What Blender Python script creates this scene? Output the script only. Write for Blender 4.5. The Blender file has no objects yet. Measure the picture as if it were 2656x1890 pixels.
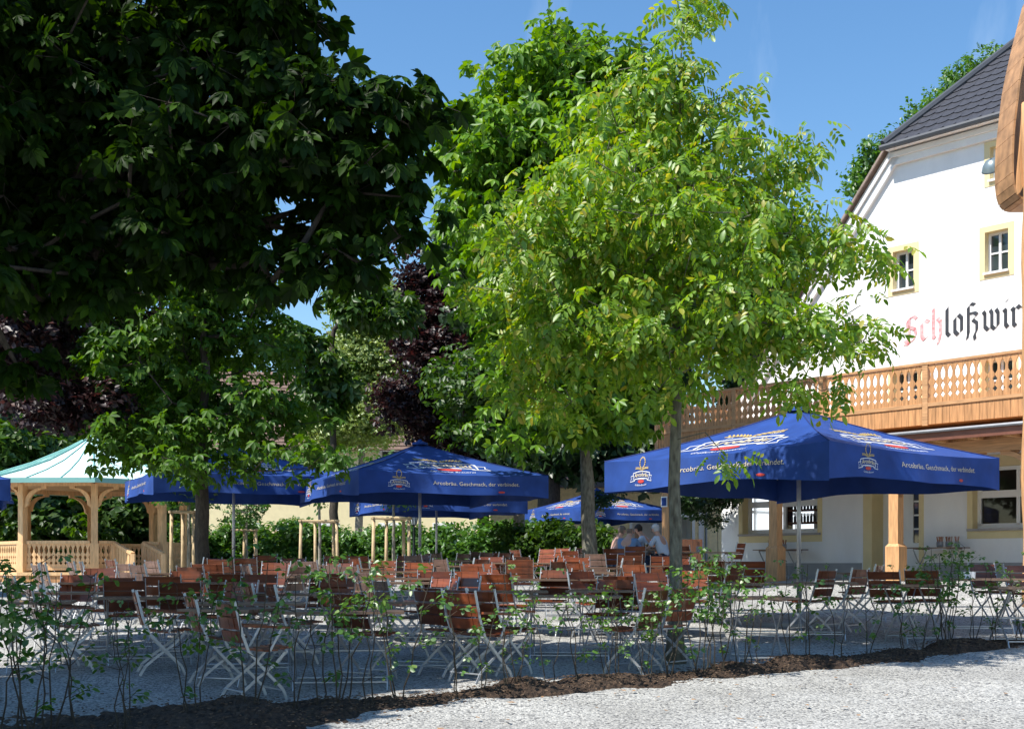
import bpy, math, random
import numpy as np
from mathutils import Vector, Matrix
random.seed(7); RNG = np.random.default_rng(7)
SC = bpy.context.scene; COL = SC.collection
F = 3200.0; CX = 1328.0; HY = 1470.0; EYE = 1.5      # focal length, optical axis and horizon in photo pixels, eye height in m
PI = math.pi
# ---------------------------------------------------------------- places
EX, EY = 0.6687, -0.7435                              # direction of the inn's gable front
NX, NY = -0.7435, -0.6687                             # its outward normal
CORN = (5.64, 33.2)                                   # its left corner
def gbase(x, y):
    b = np.interp(y, [-40, 0, 5, 10, 14, 17, 23, 30, 45, 60, 90], [0, 0, .1, .25, .42, .6, .82, .98, 1.18, 1.3, 1.4])
    k = (x - CORN[0]) * NX + (y - CORN[1]) * NY
    t = np.clip((8.0 - k) / 4.5, 0, 1); t = t * t * (3 - 2 * t)
    s = (x - CORN[0]) * EX + (y - CORN[1]) * EY
    w = np.clip((s + 4) / 4, 0, 1)
    t = t * w
    return b * (1 - t) + 1.2 * t
def g(x, y): return float(gbase(x, y))
def P(u, v, Y): return Vector(((u - CX) / F * Y, Y, EYE + (HY - v) / F * Y))
def GX(u, Y): return (u - CX) / F * Y
def fs(u, k=0.0):
    dx = (u - CX) / F; ax = CORN[0] + k * NX; ay = CORN[1] + k * NY
    # ax+s*EX = t*dx ; ay+s*EY = t
    s = (ay * dx - ax) / (EX - EY * dx)
    return s, ay + s * EY
def zz(v, Y): return EYE + (HY - v) / F * Y
# ---------------------------------------------------------------- object helpers
def tag(o, label=None, cat=None, group=None, kind=None):
    if label: o['label'] = label
    if cat: o['category'] = cat
    if group: o['group'] = group
    if kind: o['kind'] = kind
    return o
def empty(name, loc=(0, 0, 0), rz=0.0, label=None, cat=None, group=None):
    o = bpy.data.objects.new(name, None); COL.objects.link(o)
    o.location = loc; o.rotation_euler = (0, 0, rz); o.empty_display_size = .2
    return tag(o, label, cat, group)
class MB:
    def __init__(s): s.v = []; s.f = []; s.m = []; s.mi = 0
    def add(s, vs, fs_):
        b = len(s.v); s.v += [tuple(p) for p in vs]
        s.f += [tuple(b + i for i in q) for q in fs_]; s.m += [s.mi] * len(fs_)
    def box(s, c, d, M=None):
        x, y, z = d[0] / 2, d[1] / 2, d[2] / 2
        vs = [Vector((a * x, b * y, e * z)) for e in (-1, 1) for b in (-1, 1) for a in (-1, 1)]
        if M is not None: vs = [M @ q for q in vs]
        vs = [q + Vector(c) for q in vs]
        s.add(vs, [(0, 2, 3, 1), (4, 5, 7, 6), (0, 1, 5, 4), (2, 6, 7, 3), (0, 4, 6, 2), (1, 3, 7, 5)])
    def b2(s, x0, x1, y0, y1, z0, z1): s.box(((x0 + x1) / 2, (y0 + y1) / 2, (z0 + z1) / 2), (abs(x1 - x0), abs(y1 - y0), abs(z1 - z0)))
    def bar(s, a, b, w, h, up=(0, 0, 1)):              # flat bar from a to b
        a = Vector(a); b = Vector(b); d = b - a; L = d.length
        if L < 1e-6: return
        d.normalize(); up = Vector(up)
        if abs(d.dot(up)) > .98: up = Vector((0, 1, 0))
        sx = d.cross(up).normalized(); sz = sx.cross(d)
        M = Matrix((sx, d, sz)).transposed()
        s.box((a + b) / 2, (w, L, h), M)
    def tube(s, pts, rad, n=8, cap=True):
        pts = [Vector(p) for p in pts]; m = len(pts)
        if not hasattr(rad, '__len__'): rad = [rad] * m
        vs = []; up = Vector((0, 0, 1)); px = None
        for i, p in enumerate(pts):
            d = (pts[min(i + 1, m - 1)] - pts[max(i - 1, 0)])
            if d.length < 1e-9: d = Vector((0, 0, 1))
            d.normalize()
            if px is None:
                px = d.cross(Vector((0, 1, 0)) if abs(d.y) < .9 else Vector((1, 0, 0))).normalized()
            else:
                px = (px - d * px.dot(d));
                px.normalize()
            py = d.cross(px)
            for k in range(n):
                a = 2 * PI * k / n; vs.append(p + (px * math.cos(a) + py * math.sin(a)) * rad[i])
        fs_ = [(i * n + k, i * n + (k + 1) % n, (i + 1) * n + (k + 1) % n, (i + 1) * n + k) for i in range(m - 1) for k in range(n)]
        if cap: fs_ += [tuple(range(n - 1, -1, -1)), tuple((m - 1) * n + k for k in range(n))]
        s.add(vs, fs_)
    def lathe(s, prof, c=(0, 0, 0), n=16):
        vs = []; m = len(prof)
        for r, z in prof:
            for k in range(n):
                a = 2 * PI * k / n; vs.append((c[0] + r * math.cos(a), c[1] + r * math.sin(a), c[2] + z))
        s.add(vs, [(i * n + k, i * n + (k + 1) % n, (i + 1) * n + (k + 1) % n, (i + 1) * n + k) for i in range(m - 1) for k in range(n)])
    def prism(s, poly, t, fn):                          # 2D polygon, thickness t, fn(x,y,d)->3D
        n = len(poly); vs = [fn(x, y, 0) for x, y in poly] + [fn(x, y, t) for x, y in poly]
        s.add(vs, [tuple(range(n)), tuple(range(2 * n - 1, n - 1, -1))] + [(i, i + n, (i + 1) % n + n, (i + 1) % n) for i in range(n)])
    def build(s, name, mat, parent=None, smooth=False):
        me = bpy.data.meshes.new(name); me.from_pydata(s.v, [], s.f)
        for m_ in (mat if isinstance(mat, (list, tuple)) else [mat]): me.materials.append(m_)
        if any(s.m): me.polygons.foreach_set('material_index', s.m)
        if smooth: me.polygons.foreach_set('use_smooth', [True] * len(s.f))
        me.update(); o = bpy.data.objects.new(name, me); COL.objects.link(o)
        if parent: o.parent = parent
        return o
KIDS = {}
def kids(o): return [c for c in COL.objects if c.parent == o]
def copy_thing(o, loc, rz, label, group=None, scale=1.0, cat=None, mats=None):
    key = o.name
    if key not in KIDS: KIDS[key] = [(c, kids(c)) for c in kids(o)]
    r = o.copy(); COL.objects.link(r); r.location = loc; r.rotation_euler = (0, 0, rz); r.scale = (scale,) * 3
    r['label'] = label
    if group: r['group'] = group
    for c, gs in KIDS[key]:
        d = c.copy(); COL.objects.link(d); d.parent = r
        for q in gs:
            e = q.copy(); COL.objects.link(e); e.parent = d
    return r
# ---------------------------------------------------------------- materials
def nt(m):
    m.use_nodes = True; t = m.node_tree; t.nodes.clear(); return t, t.nodes.new, t.links.new
MATS = {}
def mat(name, c, rough=.7, var=.12, sc=6.0, bump=.0, bsc=40.0, metal=0.0, stretch=None, coat=0.0, spec=.4, c2=None, det=5, rnd=0.0):
    if name in MATS: return MATS[name]
    m = bpy.data.materials.new(name); t, N, L = nt(m)
    o = N('ShaderNodeOutputMaterial'); p = N('ShaderNodeBsdfPrincipled'); L(p.outputs[0], o.inputs[0])
    tc = N('ShaderNodeTexCoord'); mp = N('ShaderNodeMapping'); L(tc.outputs['Object'], mp.inputs[0])
    if stretch: mp.inputs['Scale'].default_value = stretch
    no = N('ShaderNodeTexNoise'); no.inputs['Scale'].default_value = sc; no.inputs['Detail'].default_value = det; L(mp.outputs[0], no.inputs[0])
    r = N('ShaderNodeValToRGB'); r.color_ramp.elements[0].position = .3; r.color_ramp.elements[1].position = .7
    d = c2 if c2 else tuple(min(1, x * (1 + var)) for x in c)
    r.color_ramp.elements[0].color = (*[x * (1 - var) for x in c], 1); r.color_ramp.elements[1].color = (*d, 1)
    L(no.outputs[0], r.inputs[0]); L(r.outputs[0], p.inputs['Base Color'])
    if rnd:                                            # every copy weathered a little differently
        oi = N('ShaderNodeObjectInfo'); mr = N('ShaderNodeMapRange'); mr.inputs['To Min'].default_value = 1 - rnd; mr.inputs['To Max'].default_value = 1 + rnd; L(oi.outputs['Random'], mr.inputs['Value'])
        hv = N('ShaderNodeHueSaturation'); L(r.outputs[0], hv.inputs['Color']); L(mr.outputs[0], hv.inputs['Value']); L(hv.outputs[0], p.inputs['Base Color'])
    p.inputs['Roughness'].default_value = rough; p.inputs['Metallic'].default_value = metal
    p.inputs['Specular IOR Level'].default_value = spec; p.inputs['Coat Weight'].default_value = coat
    if bump:
        n2 = N('ShaderNodeTexNoise'); n2.inputs['Scale'].default_value = bsc; n2.inputs['Detail'].default_value = 6; L(mp.outputs[0], n2.inputs[0])
        b = N('ShaderNodeBump'); b.inputs['Strength'].default_value = bump; b.inputs['Distance'].default_value = .02
        L(n2.outputs[0], b.inputs['Height']); L(b.outputs[0], p.inputs['Normal'])
    MATS[name] = m; return m
def leafmat(name, ca, cb, cc=None, trans=.45, rough=.45, gloss=.06):
    m = bpy.data.materials.new(name); t, N, L = nt(m)
    o = N('ShaderNodeOutputMaterial'); ge = N('ShaderNodeNewGeometry'); r = N('ShaderNodeValToRGB')
    e = r.color_ramp.elements; e[0].color = (*ca, 1); e[1].color = (*cb, 1); e[0].position = .1; e[1].position = .8
    if cc: q = e.new(.95); q.color = (*cc, 1)
    L(ge.outputs['Random Per Island'], r.inputs[0])
    df = N('ShaderNodeBsdfDiffuse'); tr = N('ShaderNodeBsdfTranslucent'); gl = N('ShaderNodeBsdfGlossy'); gl.inputs['Roughness'].default_value = rough
    mx = N('ShaderNodeMixShader'); mx.inputs[0].default_value = trans; m2 = N('ShaderNodeMixShader'); m2.inputs[0].default_value = gloss
    hs = N('ShaderNodeHueSaturation'); hs.inputs['Hue'].default_value = .485; hs.inputs['Saturation'].default_value = 1.15; hs.inputs['Value'].default_value = 1.35
    L(r.outputs[0], df.inputs[0]); L(r.outputs[0], hs.inputs['Color']); L(hs.outputs[0], tr.inputs[0])
    L(df.outputs[0], mx.inputs[1]); L(tr.outputs[0], mx.inputs[2]); L(mx.outputs[0], m2.inputs[1]); L(gl.outputs[0], m2.inputs[2]); L(m2.outputs[0], o.inputs[0])
    return m
def woodmat(name, c, var=.25, rough=.6, axis=2, knots=True, coat=0.0):
    st = [9, 9, 9]; st[axis] = 1.0
    return mat(name, c, rough, var, 3.0, .15, 12, stretch=tuple(st), coat=coat)
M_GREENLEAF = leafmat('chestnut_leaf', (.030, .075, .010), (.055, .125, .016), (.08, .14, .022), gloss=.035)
M_MIDLEAF = leafmat('lit_mid_leaf', (.045, .11, .012), (.085, .19, .018), (.12, .22, .03), trans=.42, gloss=.02)  # brighter chestnut green, sunlight on the leaves put into the colour
M_NEARLEAF = leafmat('shaded_near_leaf', (.010, .026, .004), (.020, .050, .006), (.05, .11, .012), trans=.42, gloss=.008)  # chestnut green darkened, crown shade put into the leaf colour
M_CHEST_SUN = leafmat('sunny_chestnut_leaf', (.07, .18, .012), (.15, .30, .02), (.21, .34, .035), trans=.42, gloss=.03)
M_WALNUT = leafmat('walnut_leaf', (.11, .24, .018), (.25, .40, .035), (.40, .38, .06), trans=.5, gloss=.045)
M_PURPLE = leafmat('copper_leaf', (.013, .006, .007), (.034, .013, .013), (.07, .025, .018), trans=.3, gloss=.05)
M_BIRCH = leafmat('pale_leaf', (.16, .25, .05), (.30, .38, .10), trans=.4)
M_DARKLEAF = leafmat('dark_evergreen_leaf', (.014, .042, .012), (.04, .09, .022), trans=.3)
M_HEDGE = leafmat('hedge_leaf', (.045, .13, .02), (.10, .22, .035), trans=.4)
M_SAPL = leafmat('sapling_leaf', (.045, .13, .02), (.10, .22, .03), (.16, .25, .05), trans=.4, gloss=.07)
M_BARK = mat('grey_bark', (.13, .115, .085), .9, .45, 7, .9, 30, stretch=(3, 3, 1), c2=(.22, .21, .16))
M_BARKD = mat('dark_bark', (.060, .048, .036), .9, .4, 8, .9, 30, stretch=(3, 3, 1))
M_BARKP = mat('pale_bark', (.26, .24, .19), .85, .35, 9, .6, 30, stretch=(2, 2, 1))
M_TWIG = mat('twig_bark', (.045, .035, .022), .8, .3, 10)
M_STEEL = mat('galvanised_steel', (.48, .50, .52), .42, .12, 20, metal=.75)
M_SLAT = mat('red_brown_slat', (.165, .043, .015), .38, .35, 3, .05, 20, stretch=(1, 6, 6), coat=.25, rnd=.45)
M_TOP = mat('grey_brown_slat', (.17, .105, .07), .38, .3, 3, .05, 20, stretch=(1, 6, 6), coat=.35, rnd=.3)
M_BLUE = mat('blue_canvas', (.015, .052, .225), .75, .2, 2.5, .6, 2.6, spec=.3)
M_PRW = mat('white_print', (.72, .73, .75), .7, .03)
M_PRG = mat('gold_print', (.50, .36, .12), .7, .1)
M_PRC = mat('cream_print', (.55, .48, .34), .7, .05)
M_PRR = mat('red_print', (.50, .05, .04), .7, .05)
M_WOOD = woodmat('larch_post', (.55, .30, .135), axis=2)
M_WOODX = woodmat('larch_rail', (.48, .265, .125), axis=0)
M_WOODB = mat('larch_board', (.48, .245, .105), .6, .32, 3.5, .1, 12, stretch=(7, 3, .6))
M_GAZW = mat('new_pine', (.66, .42, .21), .6, .22, 4, .1, 12, stretch=(5, 5, .8))
M_STAKE = mat('peeled_stake', (.50, .37, .21), .75, .2, 6, .2, 20)
M_WHITE = mat('white_render', (.80, .80, .79), .9, .045, 1.2, .6, 6, stretch=(1.6, 1.6, .5), det=9)
M_YEL = mat('cream_trim', (.72, .60, .34), .85, .05, 3)
M_YELD = mat('ochre_render', (.80, .66, .38), .9, .12, 8, .6, 14)
M_GREYP = mat('grey_plinth', (.33, .33, .33), .9, .06, 4)
M_FRAME = mat('white_window_paint', (.80, .80, .79), .4, .02)
M_GLASS = mat('window_glass', (.035, .045, .05), .04, .3, 2, spec=.9)
M_TILE = mat('dark_tile', (.045, .046, .055), .55, .2, 12, spec=.3)
M_BRT = mat('brown_tile', (.17, .11, .085), .8, .25, 6, .3, 20)
M_MINT = mat('mint_metal', (.66, .86, .79), .42, .03, 2, spec=.4)
M_MINTD = mat('mint_seam', (.20, .42, .38), .45, .03, 2)
M_SOIL = mat('bark_soil', (.035, .022, .014), .95, .6, 22, 1.0, 60, c2=(.085, .052, .032))
M_DARK = mat('dark_metal', (.012, .02, .018), .4, .1)
M_RUST = mat('copper_gutter', (.22, .09, .06), .4, .15, metal=.4)
M_BROWN = mat('brown_boards', (.13, .055, .03), .7, .25, 3, stretch=(8, 8, 1))
# ---------------------------------------------------------------- leaves
def leaflet(o, ang, L, W, droop, hi=True, roll=0.0):
    """verts, faces of one leaflet starting at o, pointing at ang in the leaf plane"""
    dx, dy = math.sin(ang), math.cos(ang); sx, sy = dy, -dx
    def q(a, b, z=0):
        zz_ = z - droop * a * a * L
        return (o[0] + dx * a * L + sx * b * W, o[1] + dy * a * L + sy * b * W, o[2] + zz_ + roll * b * W)
    if hi:
        v = [q(0, 0), q(.4, .42, .0), q(.4, -.42, .0), q(.75, .38, 0), q(.75, -.38, 0), q(1, 0), q(.4, 0, -.08 * L), q(.75, 0, -.08 * L)]
        f = [(0, 1, 6), (0, 6, 2), (6, 1, 3, 7), (2, 6, 7, 4), (7, 3, 5), (4, 7, 5)]
    else:
        v = [q(0, 0), q(.58, .5, .06 * L), q(1, 0), q(.58, -.5, .06 * L)]
        f = [(0, 1, 2), (0, 2, 3)]
    return v, f
def template(parts):
    V = []; Fc = []
    for v, f in parts:
        b = len(V); V += v; Fc += [tuple(b + i for i in q) for q in f]
    return np.array(V, float), Fc
def t_chestnut(hi=True, n=7):
    return template([leaflet((0, 0, 0), a, .20 * (1 - .25 * abs(a) / 2), .095, .55, hi) for a in np.linspace(-1.9, 1.9, n)])
def t_walnut(hi=True):
    ps = []
    for i, y in enumerate((.07, .14, .21)):
        for s in (-1, 1): ps.append(leaflet((0, y, -.25 * y * y * 4), s * 1.15, .105 + .012 * i, .066, .55, hi))
    ps.append(leaflet((0, .27, -.06), 0, .145, .085, .7, hi))
    return template(ps)
def t_clump(n=5, L=.10, W=.06, seed=1):
    r = random.Random(seed); ps = []
    for i in range(n):
        ps.append(leaflet((r.uniform(-.06, .06), r.uniform(-.02, .12), r.uniform(-.05, .05)), r.uniform(-2, 2), L * r.uniform(.8, 1.2), W, r.uniform(.1, .8), False, r.uniform(-.5, .5)))
    return template(ps)
def t_spray(n=6, L=.075, W=.045):
    ps = []
    for i in range(n):
        s = 1 if i % 2 else -1; ps.append(leaflet((0, .035 * i, 0), s * .9, L, W, .4, True))
    ps.append(leaflet((0, .035 * n, 0), 0, L, W, .4, True)); return template(ps)
def t_twig(n=6, L=.062, W=.040, seed=8):
    r = random.Random(seed); ps = []
    for i in range(n): ps.append(leaflet((r.uniform(-.035, .035), .02 + .02 * i, r.uniform(-.03, .03)), r.uniform(-1.9, 1.9), L * r.uniform(.75, 1.15), W * r.uniform(.8, 1.1), r.uniform(.1, .7), True, r.uniform(-.8, .8)))
    return template(ps)
T_CH = t_chestnut(True); T_CHL = t_chestnut(False, 5); T_WA = t_walnut(True); T_CL = t_clump(); T_CL2 = t_clump(7, .16, .10, 3); T_SP = t_twig()
def leaf_mesh(name, tpl, pos, dr, sc, m, parent=None, rng=None, tilt=.5):
    V, Fc = tpl; N = len(pos); rng = rng or RNG
    dr = dr / (np.linalg.norm(dr, axis=1, keepdims=True) + 1e-9)
    up = np.array([0, 0, 1.0]) + rng.normal(0, tilt, (N, 3))
    x = np.cross(dr, up); x /= (np.linalg.norm(x, axis=1, keepdims=True) + 1e-9); z = np.cross(x, dr)
    R = np.stack([x, dr, z], 2)                        # N,3,3
    W = np.einsum('nij,kj->nki', R, V) * sc[:, None, None] + pos[:, None, :]
    nv = len(V); lt = np.array([len(f) for f in Fc]); lv = np.array([i for f in Fc for i in f])
    me = bpy.data.meshes.new(name); me.vertices.add(N * nv); me.vertices.foreach_set('co', W.ravel())
    me.loops.add(N * len(lv)); me.loops.foreach_set('vertex_index', (lv[None] + (np.arange(N) * nv)[:, None]).ravel().astype(np.int32))
    tot = np.tile(lt, N); st = np.concatenate([[0], np.cumsum(tot)[:-1]])
    me.polygons.add(len(tot)); me.polygons.foreach_set('loop_start', st.astype(np.int32))
    try: me.polygons.foreach_set('loop_total', tot.astype(np.int32))
    except Exception: pass
    me.materials.append(m); me.update(calc_edges=True); me.validate()
    o = bpy.data.objects.new(name, me); COL.objects.link(o)
    if parent: o.parent = parent
    return o
def blob(u, v, Y, ru, rv, ry=None, w=1.0):
    c = P(u, v, Y); rx = ru * Y / F; rz = rv * Y / F
    return (c.x, c.y, c.z, rx, ry if ry else (rx + rz) * .45, rz, w)
def sample_blobs(blobs, n, rng, shell=.45):
    w = np.array([b[6] * (b[3] * b[4] * b[5]) ** .8 for b in blobs]); w /= w.sum()
    idx = rng.choice(len(blobs), n, p=w); B = np.array([b[:6] for b in blobs])[idx]
    d = rng.normal(0, 1, (n, 3)); d /= np.linalg.norm(d, axis=1, keepdims=True)
    r = rng.random(n) ** (shell)
    return B[:, :3] + d * r[:, None] * B[:, 3:6], d
def tree(name, base, top, r0, blobs, ncl, nleaf, tpl, lm, bm, label, cat='tree', lsc=1.0, rcl=.45, seed=1, group=None, shell=.45, droop=.5, bend=0.0, minr=.006, sides=6, trunk_h=None, tilt=.5):
    rng = np.random.default_rng(seed); bx, by = base; bz = g(bx, by) - .1
    root = empty(name, (bx, by, bz), 0, label, cat, group); off = np.array([bx, by, bz])
    # trunk nodes
    nT = 14; T = []
    for i in range(nT + 1):
        t = i / nT; T.append([bx + (top[0] - bx) * t + bend * math.sin(t * PI), by + (top[1] - by) * t, bz + (top[2] - bz) * t])
    for i in range(2, nT + 1): T[i][0] += rng.normal(0, r0 * .12); T[i][1] += rng.normal(0, r0 * .12)
    nodes = np.array(T); par = list(range(-1, nT)); 
    pts, _ = sample_blobs(blobs, ncl, rng, shell)
    zmin = trunk_h if trunk_h is not None else bz + (top[2] - bz) * .25
    axis = np.array([top[0], top[1]])
    order = np.argsort(np.linalg.norm(pts - np.array([(bx + top[0]) / 2, (by + top[1]) / 2, (zmin + top[2]) / 2]), axis=1)); pts = pts[order]
    NB = np.zeros((nT + 1 + ncl * 12, 3)); NB[:nT + 1] = nodes; cnt = nT + 1; ends = []
    ok0 = nodes[:, 2] > zmin
    OK = np.zeros(len(NB), bool); OK[:cnt] = ok0
    for p in pts:
        d = np.linalg.norm(NB[:cnt] - p, axis=1) + np.where(NB[:cnt, 2] > p[2] + .1, (NB[:cnt, 2] - p[2]) * 1.6, 0) + np.where(OK[:cnt], 0, 50)
        j = int(np.argmin(d)); a = NB[j]; L = np.linalg.norm(p - a); k = max(1, min(8, int(L / .5)))
        last = j; perp = rng.normal(0, .06 * L, 3)
        for q in range(1, k + 1):
            t = q / k; x = a * (1 - t) + p * t + perp * math.sin(t * PI) * (1 if q < k else 0); x[2] += .07 * L * math.sin(t * PI)
            NB[cnt] = x; OK[cnt] = True; par.append(last); last = cnt; cnt += 1
        ends.append(last)
    c = np.zeros(cnt); 
    for e in ends: c[e] += 1
    for i in range(cnt - 1, 0, -1):
        if par[i] >= 0: c[par[i]] += c[i]
    tot = max(c[0], 1); kr = (r0 * .62) / (tot ** .5)
    rad = np.maximum(minr, kr * c ** .5)
    for i in range(nT + 1):
        t = i / nT; rad[i] = max(rad[i], r0 * (1 - .55 * t)) if NB[i, 2] < zmin + .3 else rad[i]
    rad[0] = r0 * 1.75; rad[1] = max(rad[1], r0 * 1.03)
    mb = MB(); mb.tube([NB[i] - off for i in range(nT + 1)], [rad[i] for i in range(nT + 1)], 10)
    for i in range(nT + 1, cnt):
        j = par[i]; ra = min(rad[j], rad[i] * 1.25) if j <= nT else rad[j]
        mb.tube([NB[j] - off, NB[i] - off], [ra, rad[i]], 5 if rad[i] < .02 else sides, cap=False)
    # leaves around cluster ends
    E = NB[ends]; n = len(E) * nleaf
    c0 = np.repeat(E, nleaf, 0); dd = rng.normal(0, 1, (n, 3)); dd /= np.linalg.norm(dd, axis=1, keepdims=True)
    rr = rcl * rng.random(n) ** .5
    pos = c0 + dd * rr[:, None] * np.array([1, 1, .7])
    dr = dd + rng.normal(0, .35, (n, 3)); dr[:, 2] = dr[:, 2] * .4 - droop
    if rcl > .3 and nleaf < 40:
        for i in range(0, n, 3 if nleaf > 12 else 2): mb.tube([c0[i] - off, pos[i] - off], [minr * .8, minr * .4], 3, cap=False)
    mb.build('trunk', bm, root, smooth=True)
    leaf_mesh('crown', tpl, pos - off, dr, lsc * rng.uniform(.75, 1.2, n), lm, root, rng, tilt)
    return root
# ---------------------------------------------------------------- camera, light, sky
cam = bpy.data.cameras.new('camera'); co = bpy.data.objects.new('camera', cam); COL.objects.link(co)
co.location = (0, 0, EYE); co.rotation_euler = (PI / 2, 0, 0); cam.sensor_width = 36; cam.lens = F / 2656 * 36
cam.shift_y = (HY - 945) / 2656; cam.clip_end = 2000; SC.camera = co
SX, SY, EL = -.86, -.51, math.radians(55)
sv = Vector((SX * math.cos(EL), SY * math.cos(EL), math.sin(EL)))
sl = bpy.data.lights.new('sun', 'SUN'); so = bpy.data.objects.new('sun', sl); COL.objects.link(so)
sl.energy = 4.9; sl.angle = math.radians(.55); sl.color = (1, .955, .88); so.rotation_euler = sv.to_track_quat('Z', 'Y').to_euler()
W = bpy.data.worlds.new('World'); SC.world = W; W.use_nodes = True; wt = W.node_tree; wt.nodes.clear()
wo = wt.nodes.new('ShaderNodeOutputWorld'); bg = wt.nodes.new('ShaderNodeBackground'); sk = wt.nodes.new('ShaderNodeTexSky')
sk.sky_type = 'NISHITA'; sk.sun_disc = False; sk.sun_elevation = EL; sk.sun_rotation = math.atan2(SX, SY)
sk.air_density = 1.25; sk.dust_density = .4; sk.ozone_density = 3.0; sk.altitude = 400
bg.inputs[1].default_value = .096
# a thin cirrus veil, part of the sky
tc = wt.nodes.new('ShaderNodeTexCoord'); mp = wt.nodes.new('ShaderNodeMapping'); mp.inputs['Scale'].default_value = (9, 3, 2.2); mp.inputs['Rotation'].default_value = (0, .25, .2)
ns = wt.nodes.new('ShaderNodeTexNoise'); ns.inputs['Scale'].default_value = 1.3; ns.inputs['Detail'].default_value = 7; ns.inputs['Roughness'].default_value = .55
rp = wt.nodes.new('ShaderNodeValToRGB'); rp.color_ramp.elements[0].position = .58; rp.color_ramp.elements[1].position = .85
rp.color_ramp.elements[1].color = (.35, .35, .35, 1)
mx = wt.nodes.new('ShaderNodeMixRGB'); mx.inputs['Color2'].default_value = (6.5, 7.6, 9, 1)
l = wt.links.new; l(tc.outputs['Generated'], mp.inputs[0]); l(mp.outputs[0], ns.inputs[0]); l(ns.outputs[0], rp.inputs[0]); l(rp.outputs[0], mx.inputs[0])
hs_ = wt.nodes.new('ShaderNodeHueSaturation'); hs_.inputs['Saturation'].default_value = 1.2; hs_.inputs['Value'].default_value = 1.24
l(sk.outputs[0], hs_.inputs['Color']); l(hs_.outputs[0], mx.inputs['Color1']); l(mx.outputs[0], bg.inputs[0]); l(bg.outputs[0], wo.inputs[0])
SC.view_settings.view_transform = 'Standard'; SC.view_settings.look = 'None'; SC.view_settings.exposure = 0.66; SC.view_settings.gamma = 1
SC.render.engine = 'CYCLES'
# ---------------------------------------------------------------- ground
def gravelmat():
    m = bpy.data.materials.new('white_gravel'); t, N, L = nt(m)
    o = N('ShaderNodeOutputMaterial'); p = N('ShaderNodeBsdfPrincipled'); L(p.outputs[0], o.inputs[0]); p.inputs['Roughness'].default_value = .9
    tc = N('ShaderNodeTexCoord'); vo = N('ShaderNodeTexVoronoi'); vo.inputs['Scale'].default_value = 52; L(tc.outputs['Object'], vo.inputs[0])
    sp = N('ShaderNodeSeparateColor'); L(vo.outputs['Color'], sp.inputs[0])
    r = N('ShaderNodeValToRGB'); e = r.color_ramp.elements; e[0].color = (.08, .08, .085, 1); e[1].color = (.53, .525, .50, 1); e[0].position = 0; e[1].position = .75
    q = e.new(.3); q.color = (.31, .31, .30, 1); L(sp.outputs[0], r.inputs[0])
    no = N('ShaderNodeTexNoise'); no.inputs['Scale'].default_value = .9; no.inputs['Detail'].default_value = 8; L(tc.outputs['Object'], no.inputs[0])
    r2 = N('ShaderNodeValToRGB'); r2.color_ramp.elements[0].position = .3; r2.color_ramp.elements[1].position = .75; r2.color_ramp.elements[0].color = (.66, .65, .63, 1); r2.color_ramp.elements[1].color = (1.0, 1.0, .99, 1); L(no.outputs[0], r2.inputs[0])
    mu = N('ShaderNodeMixRGB'); mu.blend_type = 'MULTIPLY'; mu.inputs[0].default_value = 1; L(r.outputs[0], mu.inputs[1]); L(r2.outputs[0], mu.inputs[2]); L(mu.outputs[0], p.inputs['Base Color'])
    v2 = N('ShaderNodeTexVoronoi'); v2.inputs['Scale'].default_value = 52; L(tc.outputs['Object'], v2.inputs[0])
    b = N('ShaderNodeBump'); b.invert = True; b.inputs['Strength'].default_value = .8; b.inputs['Distance'].default_value = .012; L(v2.outputs['Distance'], b.inputs['Height']); L(b.outputs[0], p.inputs['Normal'])
    return m
def axis_pts(a, b, c, d, fine):
    return sorted(set([round(x, 3) for x in list(np.linspace(a, b, 24)) + list(np.arange(b, c, fine)) + list(np.linspace(c, d, 24))]))
xs = axis_pts(-600, -12, 12, 600, .16); ys = axis_pts(-300, 6, 26, 900, .13)
xs = np.array(xs); ys = np.array(ys); GXm, GYm = np.meshgrid(xs, ys)
def wob(x, y): return .012 * np.sin(x * 2.3 + 1.7 * np.sin(y * 1.1)) * np.cos(y * 3.1 + np.sin(x * 1.3)) + .007 * np.sin(x * 6.1 + y * 2) * np.cos(y * 7.3 - x)
Zm = gbase(GXm, GYm) + np.where((abs(GXm) < 13) & (GYm < 27) & (GYm > 5), wob(GXm, GYm), 0)
nx, ny = len(xs), len(ys); me = bpy.data.meshes.new('gravel_ground')
V = np.stack([GXm, GYm, Zm], 2).reshape(-1, 3)
ii = (np.arange(ny - 1)[:, None] * nx + np.arange(nx - 1)[None]).ravel(); Q = np.stack([ii, ii + 1, ii + nx + 1, ii + nx], 1)
me.from_pydata(V.tolist(), [], Q.tolist()); me.materials.append(gravelmat()); me.polygons.foreach_set('use_smooth', [True] * len(Q)); me.update()
go = bpy.data.objects.new('gravel_ground', me); COL.objects.link(go); tag(go, kind='structure')
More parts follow.
